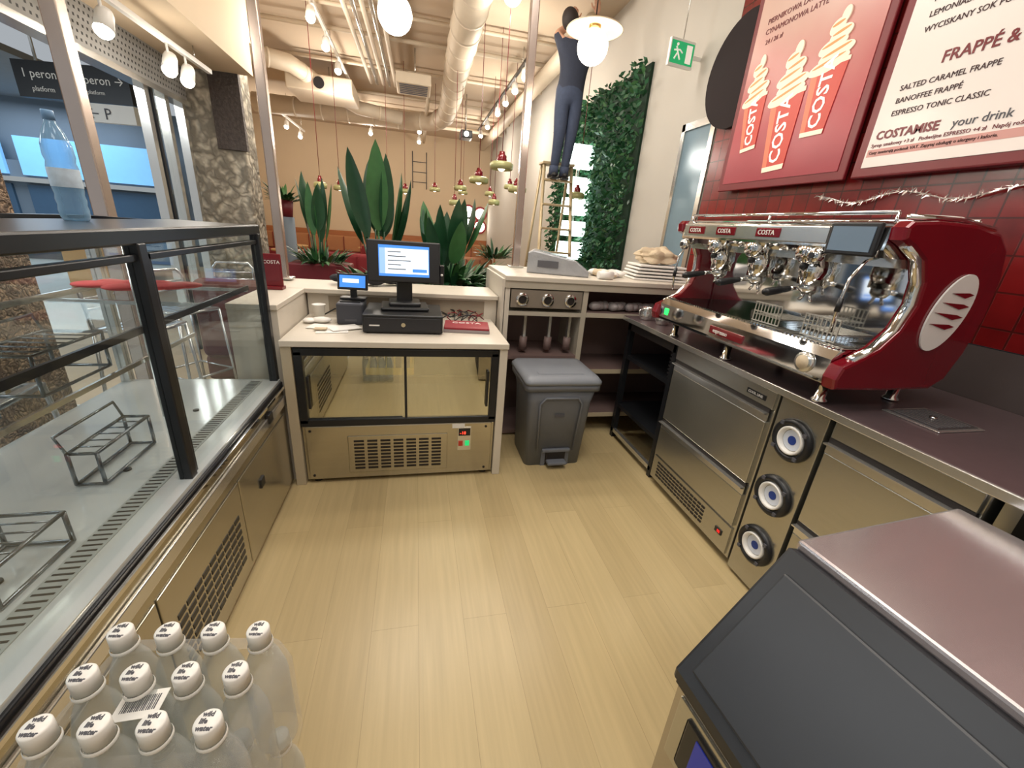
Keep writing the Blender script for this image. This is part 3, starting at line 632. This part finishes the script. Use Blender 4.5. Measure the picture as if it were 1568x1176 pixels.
o=B('door_1'); o.box((2.44,3.54,0),(2.469,3.60,2.62),steelL); o.box((2.44,3.98,0),(2.469,4.03,2.62),steelL); o.box((2.44,3.54,2.56),(2.469,4.03,2.62),steelL); o.box((2.455,3.60,0),(2.469,3.98,2.56),mat('door_glass',(120,144,158),.15,.1)); o.done()
o=B('exit_sign',T(2.25,3.95,3.02)@R('Z',8)); gx=mat('exit_green',(20,150,90),.4,emis=.6,ecol=(30,160,100))
o.box((-.13,0,0),(.13,.03,.20),white,.004); o.box((-.12,-.002,.02),(.12,.0,.18),gx); o.box((.04,-.004,.035),(.10,-.001,.165),pw)
o.tube([(-.07,-.004,.14),(-.05,-.004,.10),(-.08,-.004,.05)],.007,pw,6); o.tube([(-.05,-.004,.10),(-.02,-.004,.05)],.007,pw,6); o.tube([(-.09,-.004,.11),(-.03,-.004,.12),(.0,-.004,.10)],.006,pw,6); o.sph((-.06,-.004,.155),.011,pw); o.box((.12,.01,.08),(.218,.02,.11),white); o.tube([(0,.015,.2),(0,.015,1.18)],.005,steelL,6); o.done()
# ---------------- green wall
o=B('green_plant_wall'); gx0=2.44
random.seed(11)
o.box((gx0,4.85,.6),(2.468,7.7,3.35),greenb)
for k in range(5200):
    y=random.uniform(4.82,7.72); z=random.uniform(.6,3.38); p=Vector((gx0-random.uniform(0,.10),y,z)); L_=random.uniform(.05,.11); w=L_*.45
    d=Vector((random.uniform(-.9,-.1),random.uniform(-.8,.8),random.uniform(-1,.6))).normalized(); s_=d.cross(Vector((random.random(),random.random(),random.random()))).normalized()
    o.poly([p,p+d*L_*.5+s_*w*.5,p+d*L_,p+d*L_*.5-s_*w*.5],(greenw,greenw,green2,green1,greenw)[k%5])
o.done()
o=B('illuminated_letter_sign',T(2.20,6.0,0)); led=mat('letter_glow',(245,255,250),.4,emis=6,ecol=(228,255,246))
for i,(z,h,w0) in enumerate(((2.58,.30,-.24),(2.22,.22,-.14),(1.95,.22,-.2),(1.66,.20,-.18),(1.36,.24,-.22))):
    o.box((w0,0,z-h/2),(.19,.06,z+h/2),led,.02)
o.box((-.02,.06,1.25),(.02,.10,2.75),steelL); o.box((.0,.07,2.7),(.2,.10,2.73),steelL); o.box((.0,.07,1.4),(.2,.10,1.43),steelL); o.done()
# ---------------- plants
def strel(name,x,y,z,n,H,W,seed,tl=.26):
    random.seed(seed); o=B(name)
    for k in range(n):
        az=2*math.pi*k/n+random.uniform(-.3,.3); ti=random.uniform(.03,tl); st=H*random.uniform(.2,.42)
        o.leaf((x+.06*math.cos(az),y+.06*math.sin(az),z),az,ti,H*random.uniform(.42,.60),W*random.uniform(.8,1.1),random.uniform(.02,.22),green1 if k%3 else green2,stem=st,n=10,fold=.22)
    return o
def bush(o,x,y,z,r,n,h):
    for k in range(n):
        az=random.uniform(0,6.28); rr_=r*math.sqrt(random.random()); o.leaf((x+rr_*math.cos(az),y+rr_*math.sin(az)*.8,z),az,random.uniform(.2,1.2),random.uniform(.5,1)*h,.06,random.uniform(.5,1.4),green2 if k%2 else green1,n=5)
o=B('planter_box'); o.box((-.75,3.95,0),(.75,4.45,1.02),redp,.02); o.box((-.70,4.0,1.02),(.70,4.4,1.025),dark); o.done()
o=strel('bird_of_paradise_plant',-.34,4.2,1.025,12,1.2,.17,3); bush(o,-.33,4.2,1.025,.3,60,.26); o.done()
o=strel('bird_of_paradise_plant',.30,4.2,1.025,16,.88,.17,5,.42); bush(o,.32,4.2,1.025,.36,190,.40); o.done()
o=B('planter_box'); o.box((-1.6,5.9,0),(-.85,6.3,.98),redp,.02); o.done()
o=strel('bird_of_paradise_plant',-1.25,6.1,.98,9,1.22,.17,9); bush(o,-1.22,6.1,.98,.26,80,.3); o.done()
o=B('potted_fern'); o.lathe([(0,0),(.10,0),(.13,.25),(.12,.25),(0,.22)],(-2.0,7.6,1.5),redp); o.cyl((-2.0,7.6,0),.12,1.5,mallw); bush(o,-2.0,7.6,1.72,.12,60,.35); o.done()
o=B('potted_fern'); o.lathe([(0,0),(.14,0),(.18,.4),(.16,.4),(0,.36)],(1.55,8.6,0),redp); o.tube([(1.55,8.6,.3),(1.55,8.6,1.0)],.02,woodp); bush(o,1.55,8.6,1.0,.2,70,.45); o.done()
# ---------------- pendants
crm2=mat('shade_cream',(216,200,172),.4,.1)
def globe(x,y,z,shade=False):
    o=B('globe_pendant_lamp'); o.sph((x,y,z),.092,bulb); o.tube([(x,y,z+.12),(x,y,4.19)],.004,blk,6); o.cyl((x,y,z+.085),.035,.06,mat('brass_cap',(190,150,90),.3,.8))
    if shade: o.lathe([(.03,.115),(.10,.108),(.165,.09),(.17,.083),(.165,.083),(.1,.10),(.03,.108)],(x,y,z),crm2,32)
    o.cyl((x,y,4.165),.05,.03,blk); o.done()
    l=bpy.data.lights.new('globe_light','POINT'); l.energy=14; l.color=(1,.92,.80); l.shadow_soft_size=.1; q=bpy.data.objects.new('globe_light',l); q.location=(x,y,z-.16); COL.objects.link(q)
globe(-.105,2.9,2.64); globe(1.05,2.9,2.66,True); globe(.93,5.0,3.72,False); globe(-1.5,2.2,3.02)
for i,(x,y,z,s_) in enumerate(((.92,5,2.22,1),(.81,6,2.15,1),(1.64,8,2.28,.8),(.76,8,2.18,.9),(1.45,9,2.2,.8),(-.2,9,2.1,.9),(-.55,9.5,2.15,.9),(-1.34,7,1.96,.7),(-1.23,8,2.0,.8),(1.38,6.2,2.1,1),(2.05,5.6,2.05,.8),(1.1,10.9,2.3,.9),(.4,10,2.25,.9),(.6,7.2,1.9,.7),(1.2,7,1.95,.7))):
    o=B('bell_pendant_lamp'); o.lathe([(0,.10),(.03,.10),(.035,.07),(.05,.06),(.055,.02),(.05,.0)],(x,y,z+.05*s_),redm,24,sc=(s_,s_,1)); o.lathe([(.05,.055),(.10,.05),(.13,.03),(.125,-.02),(.11,-.03),(.115,.02),(.05,.045)],(x,y,z),brass,28,sc=(s_,s_,1)); o.sph((x,y,z),.045*s_,mat('bulb_warm',(255,240,215),.3,emis=4,ecol=(255,235,205))); o.tube([(x,y,z+.14),(x,y,4.19)],.004,redf,6); o.done()
for x_,z_ in ((1.78,2.02),(1.78,1.62),(2.20,1.98),(2.20,1.56)):
    o=B('wall_disc_lamp'); o.cyl((x_,15.50,z_),.17,.04,bulb,'y',28); o.cyl((x_,15.54,z_),.24,.058,redf,'y',28); o.done()
# ---------------- ceiling services
def duct(name,pts,r,m=ductm,seg=20,rib=False):
    o=B(name); o.tube(pts,r,m,seg)
    if rib:
        for a,b in zip(pts,pts[1:]):
            a=Vector(a);b=Vector(b);n=int((b-a).length/.5)
            for k in range(n): c=a.lerp(b,(k+.5)/n); dd=(b-a).normalized()*.02; o.tube([c-dd,c+dd],r*1.06,m,seg)
    q=Vector(pts[len(pts)//2]); o.tube([q,(q.x,q.y,4.19)],.01,steelL,6); o.done()
duct('air_duct',[(.60,4.5,3.85),(.62,7,3.85),(.68,9.5,3.85),(.66,10.8,3.82),(.45,11.4,3.8),(-.1,11.7,3.8),(-3.5,11.8,3.8)],.19,rib=True)
duct('air_duct',[(-3.2,8.2,3.85),(-2.0,8.8,3.85),(-1.6,10.0,3.8),(-1.2,10.8,3.75),(-.3,11.0,3.7)],.13,rib=True)
duct('air_duct',[(2.1,5.9,3.98),(2.1,15,3.98)],.12)
for k in range(5): duct('conduit_pipe',[(-.85+k*.11,4.5,3.95),(-.80+k*.11,9.6,3.95)],.03,steelL if k%2 else ductm,10)
duct('conduit_pipe',[(-4.3,13,4.0),(2.4,13,4.0)],.05); duct('conduit_pipe',[(-2.2,7.0,4.1),(2.4,7.0,4.1)],.025,ductm)
duct('conduit_pipe',[(.25,9,3.9),(.25,15,3.9)],.04)
for yy in (7.8,9.2,11,12.2): duct('conduit_pipe',[(-2.6,yy,4.1),(2.4,yy,4.1)],.03,ductm)
o=B('ceiling_cassette_unit'); o.box((-.3,8.0,3.62),(.25,8.7,3.78),ductm,.02); o.tube([(0,8.3,3.75),(0,8.3,4.19)],.01,steelL); 
for k in range(6): o.box((-.25,8.05+k*.1,3.612),(.2,8.09+k*.1,3.622),ink)
o.done()
o=B('ceiling_cassette_unit'); o.box((-2.2,9.2,3.6),(-1.1,10.2,3.86),ductm,.02); o.cyl((-1.65,9.18,3.73),.09,.03,blk,'y'); o.tube([(-1.5,9.8,3.75),(-1.5,9.8,4.19)],.01,steelL); o.done()
o=B('projector_unit'); o.box((.95,10.2,3.35),(1.2,10.6,3.5),blk,.02); o.cyl((1.07,10.18,3.42),.05,.03,bulb,'y'); o.tube([(1.07,10.4,3.5),(1.07,10.4,4.19)],.015,steelL); o.done()
def track(x,ys,z=3.78,aim=-.3,rail=True):
    o=B('track_light_rail')
    if rail: o.box((x-.02,min(ys)-.4,z+.15),(x+.02,max(ys)+.5,z+.19),blk if x>1 else white); 
    for y in ys:
        o.tube([(x,y,z+.16),(x,y,z+.03)],.01,white); o.lathe([(0,.09),(.04,.09),(.05,.06),(.055,-.05),(.05,-.05),(.045,-.03)],(x,y,z),white,20,X=R('X',-25)); o.lathe([(0,-.035),(.046,-.035)],(x,y,z),spotm,20,X=R('X',-25)); o.sph((x,y-.025,z-.045),.052,spotm,u=12,v=8)
    for y in (min(ys),max(ys)): o.tube([(x,y+.2,z+.17),(x,y+.2,4.19 if x>-1.9 or x<-2.5 else 2.95)],.006,steelL,6)
    o.done()
track(-1.2,(6.5,7.4,8.4,9.6,10.9,12.2,13.6)); track(1.62,(7.3,8.0,8.8,9.6,10.9,12)); track(.1,(12.5,14.0)); track(-3.0,(12.3,13.6),3.5); track(-2.0,(3.3,3.9,4.7,5.0),2.66)
def pl(x,y,z,e,c=(1,.91,.80),r=.15):
    l=bpy.data.lights.new('spot_and_fill_lamp','POINT'); l.energy=e; l.color=c; l.shadow_soft_size=r; q=bpy.data.objects.new('spot_and_fill_lamp',l); q.location=(x,y,z); COL.objects.link(q)
for x,y in ((-1.2,6.3),(-1.2,9),(-1.2,12.5),(1.3,6.6),(1.6,9),(1.6,12.5)): pl(x,y,3.3,68)
pl(-3.4,13,3.2,40); pl(-1.95,4.6,2.5,12); pl(-3.6,2.6,3.0,45,(.95,.98,1)); pl(.9,4.3,3.2,16)  # the cool lamp over the mall is an added fill without a fitting
def area(name,loc,size,e,c=(1,.94,.86),rot=(0,0,0),sy=None):
    l=bpy.data.lights.new(name,'AREA'); l.energy=e; l.color=c; l.size=size; 
    if sy: l.shape='RECTANGLE'; l.size_y=sy
    q=bpy.data.objects.new(name,l); q.location=loc; q.rotation_euler=rot; COL.objects.link(q)
area('ceiling_fill_light',(.5,1.0,4.1),1.6,66,sy=1.6); area('ceiling_fill_light',(.4,-1.2,4.1),1.5,40,sy=1.0); area('ceiling_fill_light',(.2,4.2,4.1),2.2,50,sy=.5)  # unseen overhead fills added to light the kitchen, not fitted panels
area('mall_fill_light',(-8,4,3.4),3,220,(.82,.92,1)); area('mall_fill_light',(-4,1,3.9),2,120,(.94,.97,1)); area('mall_fill_light',(-8,11,3.4),3,160,(.75,.88,1))  # unseen fills added to brighten the mall behind the case
# ---------------- cafe furniture
def chair(x,y,rz,m=redfab,s=1):
    o=B('dining_chair',T(x,y,0)@R('Z',rz)@Matrix.Scale(s,4)); o.box((-.2,-.2,.43),(.2,.2,.47),m,.015)
    for a in (-.17,.17):
        o.tube([(a,-.17,.43),(a*1.1,-.2,0)],.014,woodp,8); o.tube([(a,.17,.43),(a*1.1,.21,0)],.014,woodp,8); o.tube([(a,.18,.45),(a,.23,.82)],.013,woodp,8)
    o.box((-.2,.20,.60),(.2,.235,.84),m,.015,X=None); o.done()
def table(x,y,r=.35,h=.75):
    o=B('cafe_table'); o.cyl((x,y,h-.03),r,.03,tabw,seg=32); o.tube([(x,y,0.02),(x,y,h-.03)],.03,blk,12); o.cyl((x,y,0),.2,.02,blk,seg=24); o.done()
def sofa(x,y,rz,w=.75,m=redfab):
    o=B('booth_sofa',T(x,y,0)@R('Z',rz)); o.box((-w,-.3,.08),(w,.3,.32),m,.04); o.box((-w+.04,-.32,.32),(w-.04,.18,.46),m,.05,seg=3); o.box((-w,.16,.30),(w,.34,1.0),m,.07,seg=4)
    for k in range(1,6): xx=-w+2*w*k/6; o.box((xx-.006,.145,.48),(xx+.006,.17,.96),redf)
    for a in (-w+.1,w-.1):
        for b in (-.22,.25): o.cyl((a,b,0),.025,.09,blk)
    o.done()
for x,y in ((-2.2,9.5),(-.9,10.5),(.5,9.8),(-3.2,12.6),(-1.3,13.3),(.7,13.2),(1.5,11.4),(-.3,7.2),(1.2,6.9),(-2.9,10.9),(-.2,12.0)): table(x,y)
table(-1.9,5.2,.35,.75); table(.2,5.5,.38,.98)
for x,y,r_ in ((-2.2,8.9,180),(-2.2,10.1,0),(-.9,9.9,180),(-.9,11.1,0),(.5,9.2,180),(-3.2,12.0,180),(-1.3,12.7,180),(.7,12.6,180),(1.5,10.8,180),(-.3,6.6,180),(-.3,7.8,0),(1.2,7.5,0)): chair(x,y,r_)
sofa(-1.35,4.35,180,.52,mat('sofa_brown',(92,44,40),.7,0,.1)); sofa(1.0,4.9,180,.22,redfab); sofa(-1.2,7.4,0,.7,redfab); sofa(.7,8.3,0,.8,mat('sofa_tan',(150,98,64),.7,0,.1))
o=B('banquette_seat'); o.box((-5.0,14.9,0),(2.4,15.49,.45),redfab,.03); o.box((-5.0,15.3,.45),(2.4,15.49,.95),mat('banq_tan',(166,112,72),.7),.04)
for k in range(14): o.box((-5.0+k*.53,15.27,.47),(-4.98+k*.53,15.31,.93),redf)
o.done()
o=B('wall_ladder_art'); 
for a in (0,.45): o.tube([(-.1+a,15.58,2.6),(-.1+a,15.58,3.7)],.012,ink,8)
for z in (2.8,3.1,3.4): o.tube([(-.1,15.58,z),(.35,15.58,z)],.010,ink,8)
o.done()
# ---------------- tubular stools outside case
stm=mat('stool_steel',(196,200,204),.22,.75,.05)
def stool(x,y,rz,h=.78,m=None):
    m=m or stm; o=B('tubular_bar_stool',T(x,y,0)@R('Z',rz)); w=.17
    for a,b in ((-w,-w),(w,-w),(w,w),(-w,w)): o.tube([(a,b,h),(a*1.2,b*1.2,0.005)],.011,m,8)
    for z in (.25,): o.tube([(-w*1.13,-w*1.13,z),(w*1.13,-w*1.13,z),(w*1.13,w*1.13,z),(-w*1.13,w*1.13,z)],.010,m,8,True)
    o.tube([(-w,-w,h),(w,-w,h),(w,w,h),(-w,w,h)],.013,m,8,True)
    for k in range(6): o.box((-w,-w+.01+k*.056,h-.003),(w,-w+.043+k*.056,h+.010),m,.003)
    o.tube([(-w,w,h),(-w,w+.02,h+.24),(-w*.8,w+.03,h+.29),(w*.8,w+.03,h+.29),(w,w+.02,h+.24),(w,w,h)],.012,m,8)
    o.tube([(-w,w+.015,h+.13),(w,w+.015,h+.13)],.009,m,8); o.tube([(-w,w+.02,h+.20),(w,w+.02,h+.20)],.007,m,8); o.done()
for x,y,r_ in ((-1.80,.9,90),(-1.80,1.42,84),(-1.80,1.95,96),(-1.84,3.25,80),(-1.86,3.85,60),(-1.9,.3,60),(-2.5,1.5,20),(-2.5,2.05,150),(-1.75,4.35+.2,10)): stool(x,y,r_)
o=B('coral_cloth'); crl=mat('coral',(206,84,88),.8,0,.1,20)
for k in range(10): o.sph((-1.06-.035*k,2.18+random.uniform(-.07,.07),1.236),.055,crl,(1.3,1,.25),X=R('Z',k*40))
o.done()
# ---------------- bottle pack
P2=[(0,0),(.033,0),(.037,.008),(.037,.06),(.0355,.066),(.037,.072),(.037,.175),(.035,.195),(.027,.228),(.0165,.255),(.0155,.27)]
def pack(z0,top,name='water_bottle_pack'):
    o=B(name,T(-.402,.548,z0)@R('Z',-8)); sp=.0755
    for i in range(4):
        for j in range(3):
            p=((i-1.5)*sp,(j-1)*sp*.97,0); 
            if not top and 0<i<3 and j==1: continue
            o.lathe(P2,p,bottlem,20)
            o.lathe([(0,.300),(.0165,.300),(.0182,.297),(.0182,.268),(0,.268)],p,cap,28); o.lathe([(.0195,.268),(.0205,.266),(.0205,.262),(.0195,.260)],p,cap,24)
            if top: o.text('wild\nlife\nwater',.0095,ink,T(p[0]-.010,p[1]+.006,.3003),ext=.0002,bold=.0004)
    if top: loft(o,[rr(-.156,.156,-.116,.116,0,.036,5),rr(-.156,.156,-.116,.116,.19,.036,5),rr(-.148,.148,-.106,.106,.235,.036,5),rr(-.12,.12,-.08,.08,.240,.03,5)],filmm,cap=False)
    return o
o=pack(.60,True); Xl=T(-.03,-.015,.245)@R('Z',8)
o.box((-.032,-.022,0),(.032,.022,.001),cap,X=Xl)
for k in range(18): o.box((-.024+k*.0027,-.010,.001),(-.0228+k*.0027+(k%3)*.0004,.014,.0013),ink,X=Xl)
o.done(); pack(.2995,False).done(); pack(-.0005,False).done()
# ---------------- ice machine
o=B('ice_machine',T(.905,.617,0)@R('Z',4.7))
W_=-.72; D_=.60
o.prism([(0,.945),(D_,.945),(D_,.02),(-.25,.02),(-.25,.555),(-.02,.90)],-W_,mat('ice_body',(184,176,162),.25,.8),X=Matrix(((1,0,0,0),(0,0,1,W_),(0,1,0,0),(0,0,0,1))))
o.box((-.012,W_-.005,.925),(D_+.005,.005,.952),steelP,.008)
lid=[(-.002,.925),(-.245,.555),(-.275,.572),(-.275,.60),(-.035,.935)]
o.prism(lid,-W_+.01,mat('lid_black',(34,35,38),.4),X=Matrix(((1,0,0,0),(0,0,1,W_-.005),(0,1,0,0),(0,0,0,1))),bev=.008)
a=Vector((-.035,0,.93)); b=Vector((-.272,0,.60))
X=Matrix.Translation((a+b)/2)@Matrix.Rotation(-math.atan2(a.z-b.z,a.x-b.x),4,'Y')
o.box((-.175,W_+.04,.0),(.155,-.03,.012),mat('lid_panel',(44,46,50),.42),.006,X=X)
o.box((-.262,W_,.545),(-.24,0,.565),blk)
o.box((-.256,W_+.02,.30),(-.25,-.02,.52),steel,.003)
o.box((-.262,-.28,.33),(-.255,-.06,.50),blk,.006)
o.box((-.2645,-.24,.35),(-.261,-.10,.48),mat('ctrl_panel',(20,28,70),.3,emis=.4,ecol=(30,50,160)))
for k in range(3): o.box((-.2665,-.21+k*.035,.40),(-.2645,-.195+k*.035,.415),ledblue)
for k in range(8): o.box((-.254,-.66,.05+k*.028),(-.249,-.06,.062+k*.028),dark)
for x in (-.2,.5):
    for y in (W_+.05,-.05): o.cyl((x,y,0),.025,.022,blk)
o.done()
# ---------------- ladder & man
lx,ly=1.66,5.35
o=B('step_ladder'); top=2.35
for sgn in (-1,1):
    o.tube([(lx+sgn*.17,ly-.05,top),(lx+sgn*.24,ly-.55,.012)],.022,ladm,8); o.tube([(lx+sgn*.17,ly+.05,top),(lx+sgn*.24,ly+.55,.012)],.018,ladm,8)
    o.tube([(lx+sgn*.205,ly-.27,1.2),(lx+sgn*.205,ly+.27,1.2)],.008,steelL,6)
for k in range(8):
    z=.28+k*.27; f=(top-z)/top; y=ly-.05-.5*f; w=.17+.07*f; o.box((lx-w,y-.05,z-.012),(lx+w,y+.03,z+.012),ladm,.004)
o.box((lx-.20,ly-.09,top-.01),(lx+.20,ly+.09,top+.02),ladm,.006)
o.done()
fz=.28+7*.27+.012
my=ly-.12
o=B('man_on_ladder')
hp=Vector((lx+.03,my+.0,fz+.86))
V=[hp,hp+Vector((.0,0,.10)),hp+Vector((.02,-.0,.26)),hp+Vector((.03,.02,.42)),hp+Vector((.01,.03,.52)),hp+Vector((-.02,.04,.57)),
 hp+Vector((-.08,0,-.05)),Vector((lx-.055,my-.04,fz+.46)),Vector((lx-.07,my+.0,fz+.10)), hp+Vector((.08,0,-.05)),Vector((lx+.085,my-.03,fz+.47)),Vector((lx+.06,my+.0,fz+.10)),
 hp+Vector((-.15,.03,.47)),hp+Vector((-.15,.20,.60)),hp+Vector((.06,.30,.78)),
 hp+Vector((.20,.03,.45)),hp+Vector((.32,.10,.60)),hp+Vector((.27,.16,.83))]
E=[(0,1),(1,2),(2,3),(3,4),(4,5),(0,6),(6,7),(7,8),(0,9),(9,10),(10,11),(3,12),(12,13),(13,14),(3,15),(15,16),(16,17)]
RD=[(.155,.115),(.15,.11),(.165,.115),(.16,.105),.06,.055,.105,.072,.050,.105,.072,.050,.066,.048,.030,.066,.048,.030]
t=skinmesh([tuple(v) for v in V],E,RD,0,2)
hz=hp.z
def mf(c):
    if c.z<hz+.05 : return jean
    arm=abs(c.x-hp.x)>.17 or c.y>hp.y+.13
    if c.z>hz+.50 and not arm: return skin
    if arm and c.z>hz+.58: return skin
    return shirt
o.merge(t,None,smooth=True,matfn=mf)
hd=hp+Vector((-.05,.04,.66)); HX=R('Z',-65)@R('X',24)
o.sph(hd,.092,skin,(.82,.98,1.2),X=HX); o.sph(hd+Vector((-.02,-.01,.02)),.097,hair,(.86,.98,1.12),X=HX)
fc=HX.to_3x3()
def hv(a,b,c): return hd+fc@Vector((a,b,c))
o.sph(hv(0,.045,-.02),.075,skin,(.85,.9,1.1),X=HX); o.sph(hv(0,.118,-.015),.016,skin,(.8,1,1.4)); o.sph(hv(-.03,.098,.015),.012,white); o.sph(hv(.03,.098,.015),.012,white); o.sph(hv(-.03,.108,.015),.006,hair); o.sph(hv(.03,.108,.015),.006,hair)
o.sph(hv(0,.104,-.06),.018,mat('lips',(160,90,84),.5),(1.3,.5,.4),X=HX); o.sph(hv(.08,0,-.01),.02,skin,(.5,1,1.4),X=HX); o.sph(hv(-.08,0,-.01),.02,skin,(.5,1,1.4),X=HX)
for wi,sg in ((V[14],1),(V[17],-1)):
    up=Vector((.05*sg,.12,1)).normalized(); sd=Vector((1,0,0)); pc=wi+up*.05
    o.sph(pc,.042,skin,(.9,.42,1.15))
    for k,(dx,l) in enumerate(((-.028,.065),(-.009,.075),(.010,.07),(.027,.055))):
        a=pc+sd*dx+up*.035; o.tube([a,a+up*l*.5,a+up*l*.8+Vector((0,.018,0)),a+up*l*.9+Vector((0,.035,0))],[.0095,.009,.008,.006],skin,8)
    a=pc+sd*.03*sg-up*.01; o.tube([a,a+sd*.03*sg+up*.02,a+sd*.04*sg+up*.05],[.011,.010,.007],skin,8)
for fv in (V[8],V[11]):
    o.sph((fv.x,fv.y+.05,fz+.046),.05,shoe,(.95,2.7,.9)); o.box((fv.x-.045,fv.y-.09,fz+.0),(fv.x+.045,fv.y+.18,fz+.02),blk,.008); o.cyl((fv.x,fv.y,fz+.04),.055,.10,jean)
o.done()
# ---------------- world + camera
w=bpy.data.worlds.new('W'); S.world=w; w.use_nodes=True; bg=w.node_tree.nodes['Background']; bg.inputs[0].default_value=(.78,.84,.9,1); bg.inputs[1].default_value=.5
cam=bpy.data.cameras.new('Camera'); co=bpy.data.objects.new('Camera',cam); COL.objects.link(co)
M=Matrix(((.9744,.0063,-.2248),(-.2118,.361,-.9082),(.0754,.9326,.353)))
co.matrix_world=Matrix.Translation((0,0,1.6))@M.to_quaternion().to_matrix().to_4x4()
cam.sensor_width=36; cam.lens=36*630/1568; cam.clip_start=.02; S.camera=co
S.view_settings.view_transform='Standard'; S.view_settings.exposure=0
